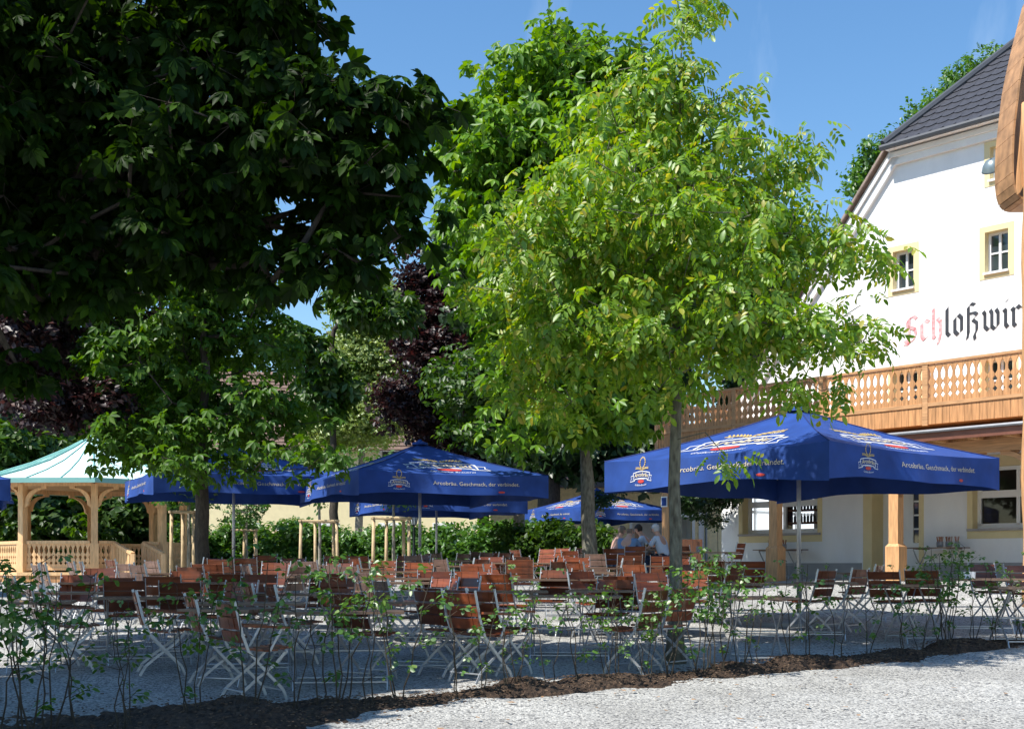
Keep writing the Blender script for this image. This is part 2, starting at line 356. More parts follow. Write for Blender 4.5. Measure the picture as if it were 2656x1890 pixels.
# bark-soil bank
def bankY(x): return 11.6 + .645 * x
def bank_h(t, r):
    h = .045 + .040 * math.sin(t * 2.1 + .6) + .030 * math.sin(t * 4.7 + 2) + .018 * math.sin(t * 9.3)
    return max(.02, h)
rs = random.Random(4); mb = MB(); nU = 520; nV = 28; vs = []
for i in range(nU):
    x0 = -9 + 20 * i / (nU - 1); y0 = bankY(x0); t = x0 * 1.19
    wd = .35 + .07 * math.sin(t * 1.7) + .05 * math.sin(t * 5.1) + 1.05 * max(0, min(1, (-1.0 - x0) / 2.6))
    for j in range(nV):
        q = (j / (nV - 1) * 2 - 1); a = q * wd + .04 * math.sin(t * 7)
        x = x0 - .542 * a; y = y0 + .84 * a; e = max(0, 1 - q * q)
        z = g(x, y) - .03 + (bank_h(t, 0) + .03) * e ** .8 * 1.15 + (rs.uniform(-.016, .016) + .01 * math.sin(t * 31 + j)) * (e > .02)
        vs.append((x, y, z))
mb.add(vs, [(i * nV + j, i * nV + j + 1, (i + 1) * nV + j + 1, (i + 1) * nV + j) for i in range(nU - 1) for j in range(nV - 1)])
tag(mb.build('soil_bank', M_SOIL), kind='structure')
# wood chips strewn over the bank and its edges, nobody could count them
mb = MB()
for i in range(5200):
    x0 = rs.uniform(-7, 8.5); q = rs.gauss(0, .5); y0 = bankY(x0); a = q * (.45 + 1.5 * max(0, min(1, (-1.0 - x0) / 2.6))); x = x0 - .542 * a; y = y0 + .84 * a
    e = max(0, 1 - (q * .95) ** 2); z = g(x, y) + (bank_h(x0 * 1.19, 0) * 1.1) * e ** .8 + .012
    M = Matrix.Rotation(rs.uniform(0, 6.3), 3, 'Z') @ Matrix.Rotation(rs.uniform(-.7, .7), 3, 'X')
    mb.box((x, y, z), (rs.uniform(.01, .035), rs.uniform(.008, .014), .004), M)
tag(mb.build('bark_chips', mat('bark_chip', (.085, .05, .03), .9, .5, 9, c2=(.20, .13, .08))), kind='stuff')
# stray dead leaves on the gravel
mb = MB()
for i in range(70):
    y = rs.uniform(9.3, 15); x = rs.uniform(-3, 6)
    if y > bankY(x) - .3 and rs.random() < .6: y = bankY(x) - rs.uniform(.5, 2)
    z = g(x, y) + .022; a = rs.uniform(0, 6.3); s = rs.uniform(.02, .045)
    p = [(math.cos(a + k) * s * r_, math.sin(a + k) * s * r_, rs.uniform(0, .012)) for k, r_ in ((0, 1.3), (1.2, .5), (2.6, .8), (3.6, 1), (4.9, .5))]
    mb.add([(x + q[0], y + q[1], z + q[2]) for q in p], [(0, 1, 2, 3, 4)])
tag(mb.build('fallen_leaves', mat('dead_leaf', (.30, .17, .08), .8, .4, 4)), kind='stuff')
# ---------------------------------------------------------------- the inn
HZ = -48.03 * PI / 180
inn = empty('inn', (CORN[0], CORN[1], 0), math.atan2(EY, EX), 'large white gabled inn with dark half-hipped roof, wooden balcony and painted blackletter name', 'building')
Wd = 20.0; RS = 1.23; ZE = 5.23                        # width, roof slope, height of the wall top at the corner
ZH = 11.45; SH = (ZH - ZE) / RS
def xl(z): return 0 if z <= ZE else (z - ZE) / RS
def wallskin(mb, z0, z1, holes, y=0.0):
    zs = sorted(set([z0, z1, ZE] + [h[i] for h in holes for i in (2, 3)])); zs = [z for z in zs if z0 <= z <= z1]
    for a, b in zip(zs[:-1], zs[1:]):
        m = (a + b) / 2; hs = sorted([h for h in holes if h[2] < m < h[3]])
        cur = None; x0a, x0b = xl(a), xl(b)
        for h in hs:
            mb.add([(x0a, y, a), (h[0], y, a), (h[0], y, b), (x0b, y, b)], [(0, 1, 2, 3)]); x0a = x0b = h[1]
        mb.add([(x0a, y, a), (Wd - xl(a), y, a), (Wd - xl(b), y, b), (x0b, y, b)], [(0, 1, 2, 3)])
up = []
for (uc, z0, z1, w) in ((2343, 7.94, 9.12, .80), (2585, 7.94, 9.12, .80), (2590, 10.0, 11.0, .66)):
    s = fs(uc)[0]; up.append((s - w / 2, s + w / 2, z0, z1))
d_ = up[1][0] - up[0][0]
up.append((up[1][0] + d_, up[1][1] + d_, 7.94, 9.12))
sW0, sW1 = fs(1927)[0], fs(2121)[0]; sD0, sD1 = fs(2262)[0], fs(2384)[0]; sR0 = fs(2523)[0]
low = [(sW0, sW1, 2.36, 3.75), (sR0, sR0 + 1.9, 2.36, 3.75)]
bdoor = []
for (ua) in (2300, 2560): 
    pass
balc = [(up[0][0] + .0, up[0][1] + .1, 4.62, 6.27), (up[1][0], up[1][1] + .1, 4.62, 6.27)]
bord = .13
holes = [(h[0] + bord, h[1] - bord, h[2] + bord, h[3] - bord) for h in up] + low + [(sD0, sD1, 1.2, 3.5)] + [(h[0] + bord, h[1] - bord, h[2], h[3] - bord) for h in balc]
mb = MB(); wallskin(mb, 1.0, ZH, holes)
# other walls and the hip gable cheek
D = 16.0
mb.add([(0, 0, 1), (0, D, 1), (0, D, ZE), (0, 0, ZE)], [(3, 2, 1, 0)]); mb.add([(Wd, 0, 1), (Wd, D, 1), (Wd, D, ZE), (Wd, 0, ZE)], [(0, 1, 2, 3)])
mb.add([(0, D, 1), (Wd, D, 1), (Wd, D, ZE), (Wd / 2, D, ZE + Wd / 2 * RS), (0, D, ZE)], [(4, 3, 2, 1, 0)])
mb.build('wall', M_WHITE, inn)
mb = MB()
for a, b in ((0, sD0 - .28), (sD1 + .12, Wd)): mb.b2(a - .02, b, -.03, .02, 1.0, 1.6)
mb.build('plinth', M_GREYP, inn)
# sloping cornice following rake and hip eave
mb = MB()
for k, (o_, w_) in enumerate(((.10, .16), (.16, .07))):
    q = .30 + k * -.13
    a = Vector((0, 0, ZE)); b = Vector((SH, 0, ZH)); nrm = Vector((RS, 0, -1)).normalized()
    for sgn in (0, 1):
        A = a + nrm * q; Bp = b + nrm * q - Vector((0, 0, .05))
        if sgn: A.x = Wd - A.x; Bp.x = Wd - Bp.x
        mb.bar(A + Vector((0, -o_ / 2, 0)), Bp + Vector((0, -o_ / 2, 0)), o_, w_, up=nrm if not sgn else Vector((-nrm.x, 0, nrm.z)))
    mb.b2(SH + .05, Wd - SH - .05, -o_, 0, ZH - .05 - q - w_ / 2 + .0, ZH - q + w_ / 2)
mb.build('cornice', M_WHITE, inn)
# roof: side slopes with brown tile verge, front half-hip in scalloped dark tiles
AH = 6.0; ZR = ZE + Wd / 2 * RS
mb = MB(); t_ = .14
def slab(mb, pts, t=.05):
    a, b, c = Vector(pts[0]), Vector(pts[1]), Vector(pts[2]); n_ = (b - a).cross(c - a).normalized()
    k = len(pts); vs = [Vector(p) for p in pts] + [Vector(p) - n_ * t for p in pts]
    mb.add(vs, [tuple(range(k)), tuple(range(2 * k - 1, k - 1, -1))] + [(i, i + k, (i + 1) % k + k, (i + 1) % k) for i in range(k)])
slab(mb, [(-.35, -.16, ZE - .42), (SH, -.16, ZH + .04), (Wd / 2, AH, ZR + .04), (Wd / 2, D, ZR + .04), (-.35, D, ZE - .42)][::-1])
slab(mb, [(Wd + .45, -.22, ZE - .45), (Wd - SH, -.22, ZH + .12), (Wd / 2, AH, ZR + .12), (Wd / 2, D, ZR + .12), (Wd + .45, D, ZE - .45)])
roof = mb.build('roof', M_BRT, inn)
mb = MB(); e0 = Vector((SH + .06, -.36, ZH - .02)); e1 = Vector((Wd - SH - .06, -.36, ZH - .02)); ap = Vector((Wd / 2, AH, ZR + .16))
slab(mb, [e0, e1, ap])
# scalloped courses
hv = (ap - (e0 + e1) / 2); HL = hv.length; hv.normalize(); ev = Vector((1, 0, 0)); nn = ev.cross(hv).normalized()
nrow = 30
for r in range(nrow):
    f0 = r / nrow; y0 = f0 * HL; half = (Wd / 2 - SH - .06) * (1 - f0); half1 = (Wd / 2 - SH - .06) * (1 - (r + 1.15) / nrow)
    if half1 < .2: break
    n_ = int(2 * half / .30); base = (e0 + e1) / 2
    for i in range(n_):
        xa = -half + .30 * i + (.15 if r % 2 else 0) ; xb = xa + .295
        if xb > half or xa < -half: continue
        lim = lambda x, y: max(-half * (1 - 0) + 0, x)
        P0 = [(xa, y0 + .05), (xa + .07, y0 - .01), (xa + .15, y0 - .03), (xa + .23, y0 - .01), (xb, y0 + .05), (xb, y0 + HL / nrow * 1.1), (xa, y0 + HL / nrow * 1.1)]
        if min(abs(half - abs(xa)), abs(half - abs(xb))) < .25: P0 = [(max(-half1, min(half1, x)) if y > y0 + .06 else x, y) for x, y in P0]
        mb.prism(P0, .02, lambda x, y, d: base + ev * x + hv * y + nn * (.005 + d + (.035 * (1 - (y - y0) / .5))))
mb.build('hip_tiles', M_TILE, roof)
mb = MB(); mb.b2(SH + .05, Wd - SH - .05, -.36, .02, ZH - .10, ZH - .04); mb.build('eaves_board', M_WHITE, roof)
mb = MB()
for a in (e0, e1): mb.tube([a + nn * .06, ap + nn * .06], .10, 8)
mb.tube([e0 + Vector((-.05, -.08, -.05)), e1 + Vector((.05, -.08, -.05))], .075, 8)
mb.build('ridge_tile', mat('dark_zinc', (.06, .065, .075), .45, .1), roof)
mb = MB(); mb.bar((-.35, -.19, ZE - .46), (SH - .02, -.19, ZH - .0), .05, .05, up=(0, 1, 0)); mb.build('verge_board', mat('verge_brown', (.26, .20, .17), .8, .2), roof)
def window(parent, x0, x1, z0, z1, border=None, rev=.22, nc=2, nr=2, sill=True, glass=None, trim=M_YEL, wname='window'):
    b = bord if border is None else border
    mb = MB(); X0, X1, Z0, Z1 = x0 + b, x1 - b, z0 + b, z1 - b
    if b > 0:                                              # flat painted surround, 12 mm proud
        mb.b2(x0, X0, -.012, .0, z0, z1); mb.b2(X1, x1, -.012, .0, z0, z1); mb.b2(X0, X1, -.012, 0, Z1, z1); mb.b2(X0, X1, -.012, 0, z0, Z0)
    mb.add([(X0, -.012, Z0), (X0, rev, Z0), (X0, rev, Z1), (X0, -.012, Z1)], [(0, 1, 2, 3)]); mb.add([(X1, -.012, Z0), (X1, rev, Z0), (X1, rev, Z1), (X1, -.012, Z1)], [(3, 2, 1, 0)])
    mb.add([(X0, -.012, Z1), (X1, -.012, Z1), (X1, rev, Z1), (X0, rev, Z1)], [(0, 1, 2, 3)]); mb.add([(X0, -.012, Z0), (X1, -.012, Z0), (X1, rev, Z0), (X0, rev, Z0)], [(3, 2, 1, 0)])
    w = mb.build(wname, trim, parent)
    f = MB(); ft = .055
    for xa in np.linspace(X0, X1, nc + 1): c = min(max(xa, X0 + ft / 2), X1 - ft / 2); f.b2(c - ft / 2, c + ft / 2, rev - .06, rev, Z0 + ft, Z1 - ft)
    f.b2(X0, X1, rev - .06, rev, Z0, Z0 + ft); f.b2(X0, X1, rev - .06, rev, Z1 - ft, Z1)
    for i in range(1, nr): z = Z0 + (Z1 - Z0) * i / nr; f.b2(X0 + ft, X1 - ft, rev - .045, rev - .004, z - .018, z + .018)
    f.build('frame', M_FRAME, w)
    p = MB(); p.add([(X0, rev - .02, Z0), (X1, rev - .02, Z0), (X1, rev - .02, Z1), (X0, rev - .02, Z1)], [(0, 1, 2, 3)]); p.build('pane', glass or M_GLASS, w)
    if sill: s_ = MB(); s_.b2(X0 - .02, X1 + .02, -.07, rev - .07, Z0 - .035, Z0 + .012); s_.build('sill', M_FRAME if sill is True else sill, w)
    return w
for h in up: window(inn, *h)
for h in balc: window(inn, h[0], h[1], h[2], h[3], nr=3, sill=False)
# clear glass and the room behind the ground-floor window
gl = bpy.data.materials.new('clear_glass'); t, N, L = nt(gl); o = N('ShaderNodeOutputMaterial'); a = N('ShaderNodeBsdfTransparent'); b = N('ShaderNodeBsdfGlossy'); b.inputs[1].default_value = .02
fr = N('ShaderNodeFresnel'); fr.inputs[0].default_value = 1.5; m = N('ShaderNodeMixShader'); L(fr.outputs[0], m.inputs[0]); L(a.outputs[0], m.inputs[1]); L(b.outputs[0], m.inputs[2]); L(m.outputs[0], o.inputs[0])
def bigwin(x0, x1, z0, z1):
    b = .13
    mb = MB(); mb.b2(x0 - b, x0, -.014, 0, z0 - .22, z1 + .25); mb.b2(x1, x1 + b, -.014, 0, z0 - .22, z1 + .25); mb.b2(x0, x1, -.014, 0, z1, z1 + .25); mb.b2(x0, x1, -.014, 0, z0 - .22, z0)
    rev = .3
    for X, fl in ((x0, 0), (x1, 1)):
        mb.add([(X, -.014, z0), (X, rev, z0), (X, rev, z1), (X, -.014, z1)], [(0, 1, 2, 3)])
    mb.add([(x0, -.014, z1), (x1, -.014, z1), (x1, rev, z1), (x0, rev, z1)], [(0, 1, 2, 3)])
    w = mb.build('window', M_YEL, inn)
    f = MB(); ft = .08; zm = z0 + .78
    for c in (x0 + ft / 2, (x0 + x1) / 2, x1 - ft / 2): f.b2(c - ft / 2, c + ft / 2, rev - .08, rev, z0 + ft, z1 - ft)
    f.b2(x0, x1, rev - .08, rev, z0, z0 + ft + .04); f.b2(x0, x1, rev - .08, rev, z1 - ft, z1); f.b2(x0 + ft, (x0 + x1) / 2 - ft / 2, rev - .08, rev, zm - .08, zm + .08); f.b2((x0 + x1) / 2 + ft / 2, x1 - ft, rev - .08, rev, zm - .08, zm + .08)
    f.build('frame', M_FRAME, w)
    p = MB(); p.add([(x0, rev - .04, z0), (x1, rev - .04, z0), (x1, rev - .04, z1), (x0, rev - .04, z1)], [(0, 1, 2, 3)]); p.build('pane', gl, w)
    s_ = MB(); s_.b2(x0 - .1, x1 + .1, -.1, rev - .08, z0 - .05, z0 + .005); s_.build('sill', mat('grey_sill', (.36, .34, .33), .7), w)
for h in low: bigwin(*h)
# interior: back wall, glowing panels put in as window daylight, bottle shelf
mb = MB(); mb.b2(.2, Wd - .3, 4.4, 4.5, 1.2, 4.2); mb.b2(.2, Wd - .3, .4, 4.4, 1.15, 1.2); mb.b2(.2, Wd - .3, .4, 4.4, 4.2, 4.25); mb.build('interior', mat('dim_room', (.10, .08, .06), .9), inn)
em = bpy.data.materials.new('panel_glow'); t, N, L = nt(em); o = N('ShaderNodeOutputMaterial'); e = N('ShaderNodeEmission'); e.inputs[0].default_value = (.85, .93, 1, 1); e.inputs[1].default_value = 1.0; L(e.outputs[0], o.inputs[0])
mb = MB()
for k in range(4):
    ya = .55 + k * .95
    for z0_, z1_ in ((2.25, 2.98), (3.06, 3.95)): mb.b2(.05, .07, ya, ya + .78, z0_, z1_)
mb.build('daylight_panel', em, inn)
mb = MB()
for z in (2.62, 2.95, 3.3): mb.b2(sW0 + .95, sW1 - .05, .6, .85, z, z + .05)
mb.b2(sW0 + .92, sW0 + .98, .6, .85, 2.3, 3.6); mb.b2(sW1 - .08, sW1 - .02, .6, .85, 2.3, 3.6)
sh = mb.build('shelf', M_BROWN, inn)
mb = MB()
for z in (2.67, 3.0):
    for i in range(8): mb.lathe([(.0, 0), (.035, 0), (.035, .14), (.012, .18), (.012, .23), (0, .23)], (sW0 + 1.05 + i * .1, .7, z), 8)
mb.build('bottle', M_DARK, sh)
# double door
mb = MB(); rv = .55
for X in (sD0, sD1): mb.add([(X, 0, 1.2), (X, rv, 1.2), (X, rv, 3.5), (X, 0, 3.5)], [(0, 1, 2, 3)])
mb.add([(sD0, 0, 3.5), (sD1, 0, 3.5), (sD1, rv, 3.5), (sD0, rv, 3.5)], [(0, 1, 2, 3)])
mb.b2(sD0 - .24, sD0, -.016, 0, 1.2, 3.7); mb.b2(sD1, sD1 + .12, -.016, 0, 1.2, 3.7); mb.b2(sD0, sD1, -.016, 0, 3.5, 3.7)
surr = mb.build('door_surround', M_YEL, inn)
mb = MB(); xm = (sD0 + sD1) / 2
mb.b2(sD0, sD1, rv - .06, rv, 1.22, 2.08); mb.b2(sD0, sD1, rv - .06, rv, 3.4, 3.5)
for k, (a, b) in enumerate(((sD0, xm), (xm, sD1))):
    q = (b - a); mb.b2(a, a + q * .3, rv - .06, rv, 2.08, 3.4); mb.b2(b - q * .3, b, rv - .06, rv, 2.08, 3.4)
    for i in range(1, 4): z = 2.08 + (3.4 - 2.08) * i / 4; mb.b2(a + q * .3, b - q * .3, rv - .05, rv - .01, z - .02, z + .02)
    mb.b2(a + q * .25, b - q * .25, rv - .075, rv - .058, 1.4, 1.95)
dr_ = mb.build('door', M_FRAME, inn)
mb = MB()
for a, b in ((sD0, xm), (xm, sD1)): q = b - a; mb.add([(a + q * .3, rv - .03, 2.08), (b - q * .3, rv - .03, 2.08), (b - q * .3, rv - .03, 3.4), (a + q * .3, rv - .03, 3.4)], [(0, 1, 2, 3)])
mb.build('pane', M_GLASS, dr_)
mb = MB(); mb.tube([(xm - .05, rv - .09, 2.2), (xm - .05, rv - .13, 2.2), (xm - .17, rv - .13, 2.2)], .012, 6); mb.build('handle', M_STEEL, dr_)
# columns, beam, rafters, balcony
KC = 3.0
cols = [fs(u, KC)[0] for u in (1733, 2012, 2324, 2693)]
sp = cols[2] - cols[1]
for s in cols:
    mb = MB(); z0 = 1.1; 
    mb.b2(s - .16, s + .16, -KC - .16, -KC + .16, z0, 1.93)
    mb.add([(s + a * w, -KC + b * w, z) for z, w in ((1.93, .16), (1.99, .115)) for a, b in ((-1, -1), (1, -1), (1, 1), (-1, 1))], [(i, (i + 1) % 4, (i + 1) % 4 + 4, i + 4) for i in range(4)] + [(4, 5, 6, 7)])
    mb.b2(s - .11, s + .11, -KC - .11, -KC + .11, 1.99, 3.78); c = mb.build('column', M_WOOD, inn)
    for sg in (-1, 1):
        b = MB(); poly = []
        for i in range(9): a = i / 8 * PI / 2; poly.append((.11 + .62 * (1 - math.cos(a)), 3.06 + .62 * math.sin(a) + .0))
        poly = [(.11, 2.96)] + [(.11 + .62 * (1 - math.cos(i / 8 * PI / 2)), 3.10 + .60 * math.sin(i / 8 * PI / 2)) for i in range(9)] + [(.73, 3.78), (.55, 3.78)] + [(.11 + .48 * (1 - math.cos(i / 8 * PI / 2)) , 3.26 + .50 * math.sin(i / 8 * PI / 2)) for i in range(8, -1, -1)][2:]
        b.prism(poly, .12, lambda x, z, d: (s + sg * x, -KC - .06 + d, z)); b.build('brace', M_WOODX, c)
sA = fs(1700, KC + .25)[0]; sB = Wd - 1
mb = MB(); mb.b2(sA, sB, -KC - .12, -KC + .12, 3.78, 4.02); mb.build('beam', M_WOODX, inn)
mb = MB(); x = sA + .1
while x < sB: mb.b2(x, x + .12, -KC - .55, 0, 4.02, 4.16); x += .75
mb.build('rafter', M_WOOD, inn)
mb = MB(); mb.b2(sA, sB, -KC - .6, 0, 4.165, 4.195); mb.build('balcony_ceiling', M_WOODX, inn)
mb = MB(); mb.tube([(sA, -KC - .66, 4.22), (sB, -KC - .66, 4.22)], .036, 8); mb.build('gutter', mat('zinc_gutter', (.25, .26, .28), .4, .1, metal=.5), inn)
mb = MB(); mb.b2(sA, sB, -KC - .61, -KC - .585, 4.03, 4.21); mb.build('fascia', M_RUST, inn)
KB = KC + .28; ZB = 4.50
mb = MB(); mb.b2(sA + .02, sB, -KB - .0, 0, ZB - .1, ZB); mb.build('balcony_floor', M_WOODX, inn)
def boards(mb, x0, x1, z0, z1, fn, w=.16, holes=True, t=.028):
    n = max(1, round((x1 - x0) / w)); w = (x1 - x0) / n; H = z1 - z0
    for i in range(n):
        a = x0 + i * w; lo = w * .02
        prof = [(0, 0), (.12, 0), (.20, .30), (.28, 0), (.36, .10), (.45, .30), (.54, .0), (.57, .02), (.66, .30), (.78, .34), (.88, .18), (.94, 0), (1, 0)] if holes else [(0, 0), (1, 0)]
        Lp = [(a + lo + d * w, z0 + q * H) for q, d in prof]; Rp = [(a + w - lo - d * w, z0 + q * H) for q, d in prof]
        for k in range(len(prof) - 1):
            poly = [Lp[k], Rp[k], Rp[k + 1], Lp[k + 1]]
            mb.prism(poly, t, fn)
posts = sorted([fs(u, KB)[0] for u in (1706, 2132, 2402)]); bay = posts[2] - posts[1]
posts += [posts[2] + bay * i for i in (1, 2, 3) if posts[2] + bay * i < sB]
mid = (posts[0] + posts[1]) / 2
posts.insert(1, mid)
bal = MB(); bal.b2(posts[0] - .05, posts[-1], -KB - .06, -KB + .08, ZB + 1.12, ZB + 1.17); br = bal.build('balcony_rail', M_WOODX, inn)
for p in posts: mb = MB(); mb.b2(p - .06, p + .06, -KB - .05, -KB + .07, ZB - .12, ZB + 1.12); mb.build('rail_post', M_WOODX, br)
mb = MB()
for a, b in zip(posts[:-1], posts[1:]):
    f_ = lambda x, z, d: (x, -KB - .03 + d, z)
    boards(mb, a + .065, b - .065, ZB + .33, ZB + 1.10, f_); boards(mb, a + .065, b - .065, ZB - .10, ZB + .27, f_, holes=False)
mb.build('cutout_board', M_WOODB, br)
mb = MB()
for a, b in zip(posts[:-1], posts[1:]): mb.b2(a + .065, b - .065, -KB - .055, -KB + .04, ZB + .26, ZB + .335)
mb.build('middle_rail', M_WOODX, br)
# end balustrade of the balcony
mb = MB(); boards(mb, .1, KB - .1, ZB - .1, ZB + 1.1, lambda x, z, d: (posts[0] - .02 + d, -KB + x, z)); mb.build('end_board', M_WOODB, br)
# blackletter name, broad-nib strokes
NIB = 40 * PI / 180
def nib(mb, pts, w, fn, thin=.0):
    c, s = math.cos(NIB) * w / 2, math.sin(NIB) * w / 2
    for (a, b) in zip(pts[:-1], pts[1:]):
        poly = [(a[0] - c, a[1] - s), (a[0] + c, a[1] + s), (b[0] + c, b[1] + s), (b[0] - c, b[1] - s)]
        ar = sum(poly[i][0] * poly[(i + 1) % 4][1] - poly[(i + 1) % 4][0] * poly[i][1] for i in range(4))
        if ar < 0: poly = poly[::-1]
        d = .002 * RN[0]; RN[0] = (RN[0] % 5) + 1
        mb.prism([tuple(q) for q in poly], .004, lambda x, y, t: fn(x, y, -(.004 + t + d)))
RN = [1]
# strokes on a grid: x-height 1.0, ascender 1.45, descender -.35
GLY = {
 'S': (.80, [[(.70, 1.15), (.55, 1.30), (.28, 1.18), (.18, 1.0), (.22, .82), (.62, .62), (.66, .35), (.55, .08), (.30, -.06), (.08, .10)], [(.30, 1.2), (.30, .2)], [(.05, -.1), (.3, -.12)]], .17),
 'c': (.60, [[(.55, .88), (.38, 1.0), (.18, .82), (.18, .18), (.32, 0), (.52, .15)]], .19),
 'h': (.72, [[(.18, 1.5), (.18, .08), (.28, 0)], [(.18, .78), (.42, .98), (.56, .82), (.56, .2), (.50, -.1), (.42, -.32)]], .19),
 'l': (.42, [[(.28, 1.5), (.18, 1.38), (.18, .15), (.30, .0), (.38, .08)]], .19),
 'o': (.66, [[(.34, 1.0), (.16, .82), (.16, .18), (.32, .0), (.50, .16), (.50, .82), (.34, 1.0)]], .19),
 'z': (.80, [[(.36, 1.48), (.18, 1.30), (.18, .0), (.12, -.3)], [(.30, 1.45), (.5, 1.38)], [(.18, .95), (.48, .98), (.62, .88), (.40, .62), (.60, .45), (.60, .1), (.48, -.15), (.52, -.36)]], .17),
 'w': (1.02, [[(.12, .95), (.20, .82), (.20, .18), (.36, .0), (.50, .15)], [(.46, .98), (.54, .82), (.54, .14), (.68, .0), (.84, .18), (.84, .80), (.74, .98)]], .18),
 'i': (.38, [[(.10, .90), (.18, .82), (.18, .16), (.28, .0), (.36, .08)], [(.22, 1.28), (.27, 1.36)]], .19),
 'r': (.52, [[(.10, .90), (.18, .82), (.18, .12), (.28, .0)], [(.18, .78), (.36, .98), (.48, .86)]], .19),
 't': (.48, [[(.24, 1.3), (.18, 1.15), (.18, .16), (.30, .0), (.42, .10)], [(.06, .92), (.42, .96)]], .19)}
x0 = fs(2344)[0]; x1 = fs(2648)[0]; word = 'Schlozwir'; adv = sum(GLY[c][0] for c in word); sc_ = (x1 - x0) / adv; zb = 6.80; cur = x0
red = MB(); blk = MB(); sy = .45
for i, ch in enumerate(word + 't'):
    wdt, strokes, wn = GLY[ch]; mb_ = red if i < 3 else blk
    for st in strokes: nib(mb_, [(cur + p[0] * sc_, zb + p[1] * sy) for p in st], wn * sc_ * 1.05, lambda x, y, d: (x, d, y))
    cur += wdt * sc_
red.build('red_lettering', mat('faded_red_paint', (.72, .22, .24), .9, .15, 12, c2=(.85, .52, .52)), inn)
blk.build('black_lettering', mat('black_paint', (.035, .04, .05), .8, .2), inn)
# ---------------------------------------------------------------- text and emblem printed on the parasols
_tc = {}
def textmesh(body, size=1.0, shear=0.0, offs=0.0):
    key = (body, size, shear, offs)
    if key in _tc: return _tc[key]
    cu = bpy.data.curves.new('t', 'FONT'); cu.body = body; cu.size = size; cu.align_x = 'CENTER'; cu.resolution_u = 2; cu.shear = shear; cu.offset = offs
    o = bpy.data.objects.new('t', cu); COL.objects.link(o); bpy.context.view_layer.update()
    me = o.evaluated_get(bpy.context.evaluated_depsgraph_get()).to_mesh()
    v = [(p.co.x, p.co.y) for p in me.vertices]; f = [tuple(p.vertices) for p in me.polygons]
    COL.objects.unlink(o); bpy.data.objects.remove(o); bpy.data.curves.remove(cu); _tc[key] = (v, f); return v, f
def put(mb, vf, fn, ox=0, oy=0, mi=0, curve=0.0, sx=1.0):
    v, f = vf; mb.mi = mi; mb.add([fn(x * sx + ox, y + oy - curve * x * x, .006) for x, y in v], f)
def line2(mb, pts, w, fn, mi, h=.004):
    mb.mi = mi; n = len(pts); vs = []
    for i, p in enumerate(pts):
        a = pts[max(i - 1, 0)]; b = pts[min(i + 1, n - 1)]; dx, dy = b[0] - a[0], b[1] - a[1]; l_ = math.hypot(dx, dy) or 1; px, py = -dy / l_ * w / 2, dx / l_ * w / 2
        vs += [fn(p[0] + px, p[1] + py, h), fn(p[0] - px, p[1] - py, h)]
    mb.add(vs, [(2 * i, 2 * i + 1, 2 * i + 3, 2 * i + 2) for i in range(n - 1)])
def ell(mb, cx, cy, rx, ry, fn, mi, h=.005, n=16):
    mb.mi = mi; mb.add([fn(cx + rx * math.cos(2 * PI * i / n), cy + ry * math.sin(2 * PI * i / n), h) for i in range(n)], [tuple(range(n))])
def emblem(mb, fn, s=1.0, full=True):
    """0 white 1 gold 2 red 3 cream; unit width"""
    F_ = lambda x, y, d: fn(x * s, y * s, d)
    arc = lambda x0, x1, y, c, n=12: [(x0 + (x1 - x0) * i / n, y - c * (x0 + (x1 - x0) * i / n) ** 2) for i in range(n + 1)]
    line2(mb, arc(-.40, .40, .16, .35), .022, F_, 0); line2(mb, arc(-.34, .34, -.04, .35), .022, F_, 0)
    for sg in (-1, 1):
        line2(mb, [(sg * .40, .104), (sg * .37, -.09)], .02, F_, 0)
        line2(mb, [(sg * .36, .05), (sg * .50, .02), (sg * .47, -.06), (sg * .52, -.14), (sg * .30, -.11), (sg * .30, -.08)], .018, F_, 0)
    put(mb, textmesh('Arcobräu', .17, .1, .004), F_, 0, .015, 3, .35)
    ell(mb, 0, -.135, .15, .052, F_, 2); line2(mb, arc(-.17, .17, -.065, .6), .012, F_, 0)
    put(mb, textmesh('Gräfliche Brauerei', .075, .3), F_, 0, -.27, 0, -.25)
    for sg in (-1, 1):                                     # wheat ears
        for i in range(7):
            x = sg * (.03 + .042 * i); y = .215 + .020 * i - .0022 * i * i
            for q in (-1, 1):
                a = sg * (.35 + q * .5); x2, y2 = x - sg * 0, y + q * .016
                ell(mb, x2, y2, .030, .011, lambda X, Y, d, x=x2, y=y2, a=a: F_(x + (X - x) * math.cos(a) - (Y - y) * math.sin(a), y + (X - x) * math.sin(a) + (Y - y) * math.cos(a), d), 1, .005, 7)
        if not full:
            for i in range(7): a = -1.2 + i * .42; ell(mb, sg * .12 * math.cos(a), .42 + .16 * math.sin(a), .022, .03, F_, 1, .005, 7)
    if full: put(mb, textmesh('Seit', .05), F_, -.22, .19, 0); put(mb, textmesh('1567', .05), F_, .24, .19, 0)
PR = [M_PRW, M_PRG, M_PRR, M_PRC]
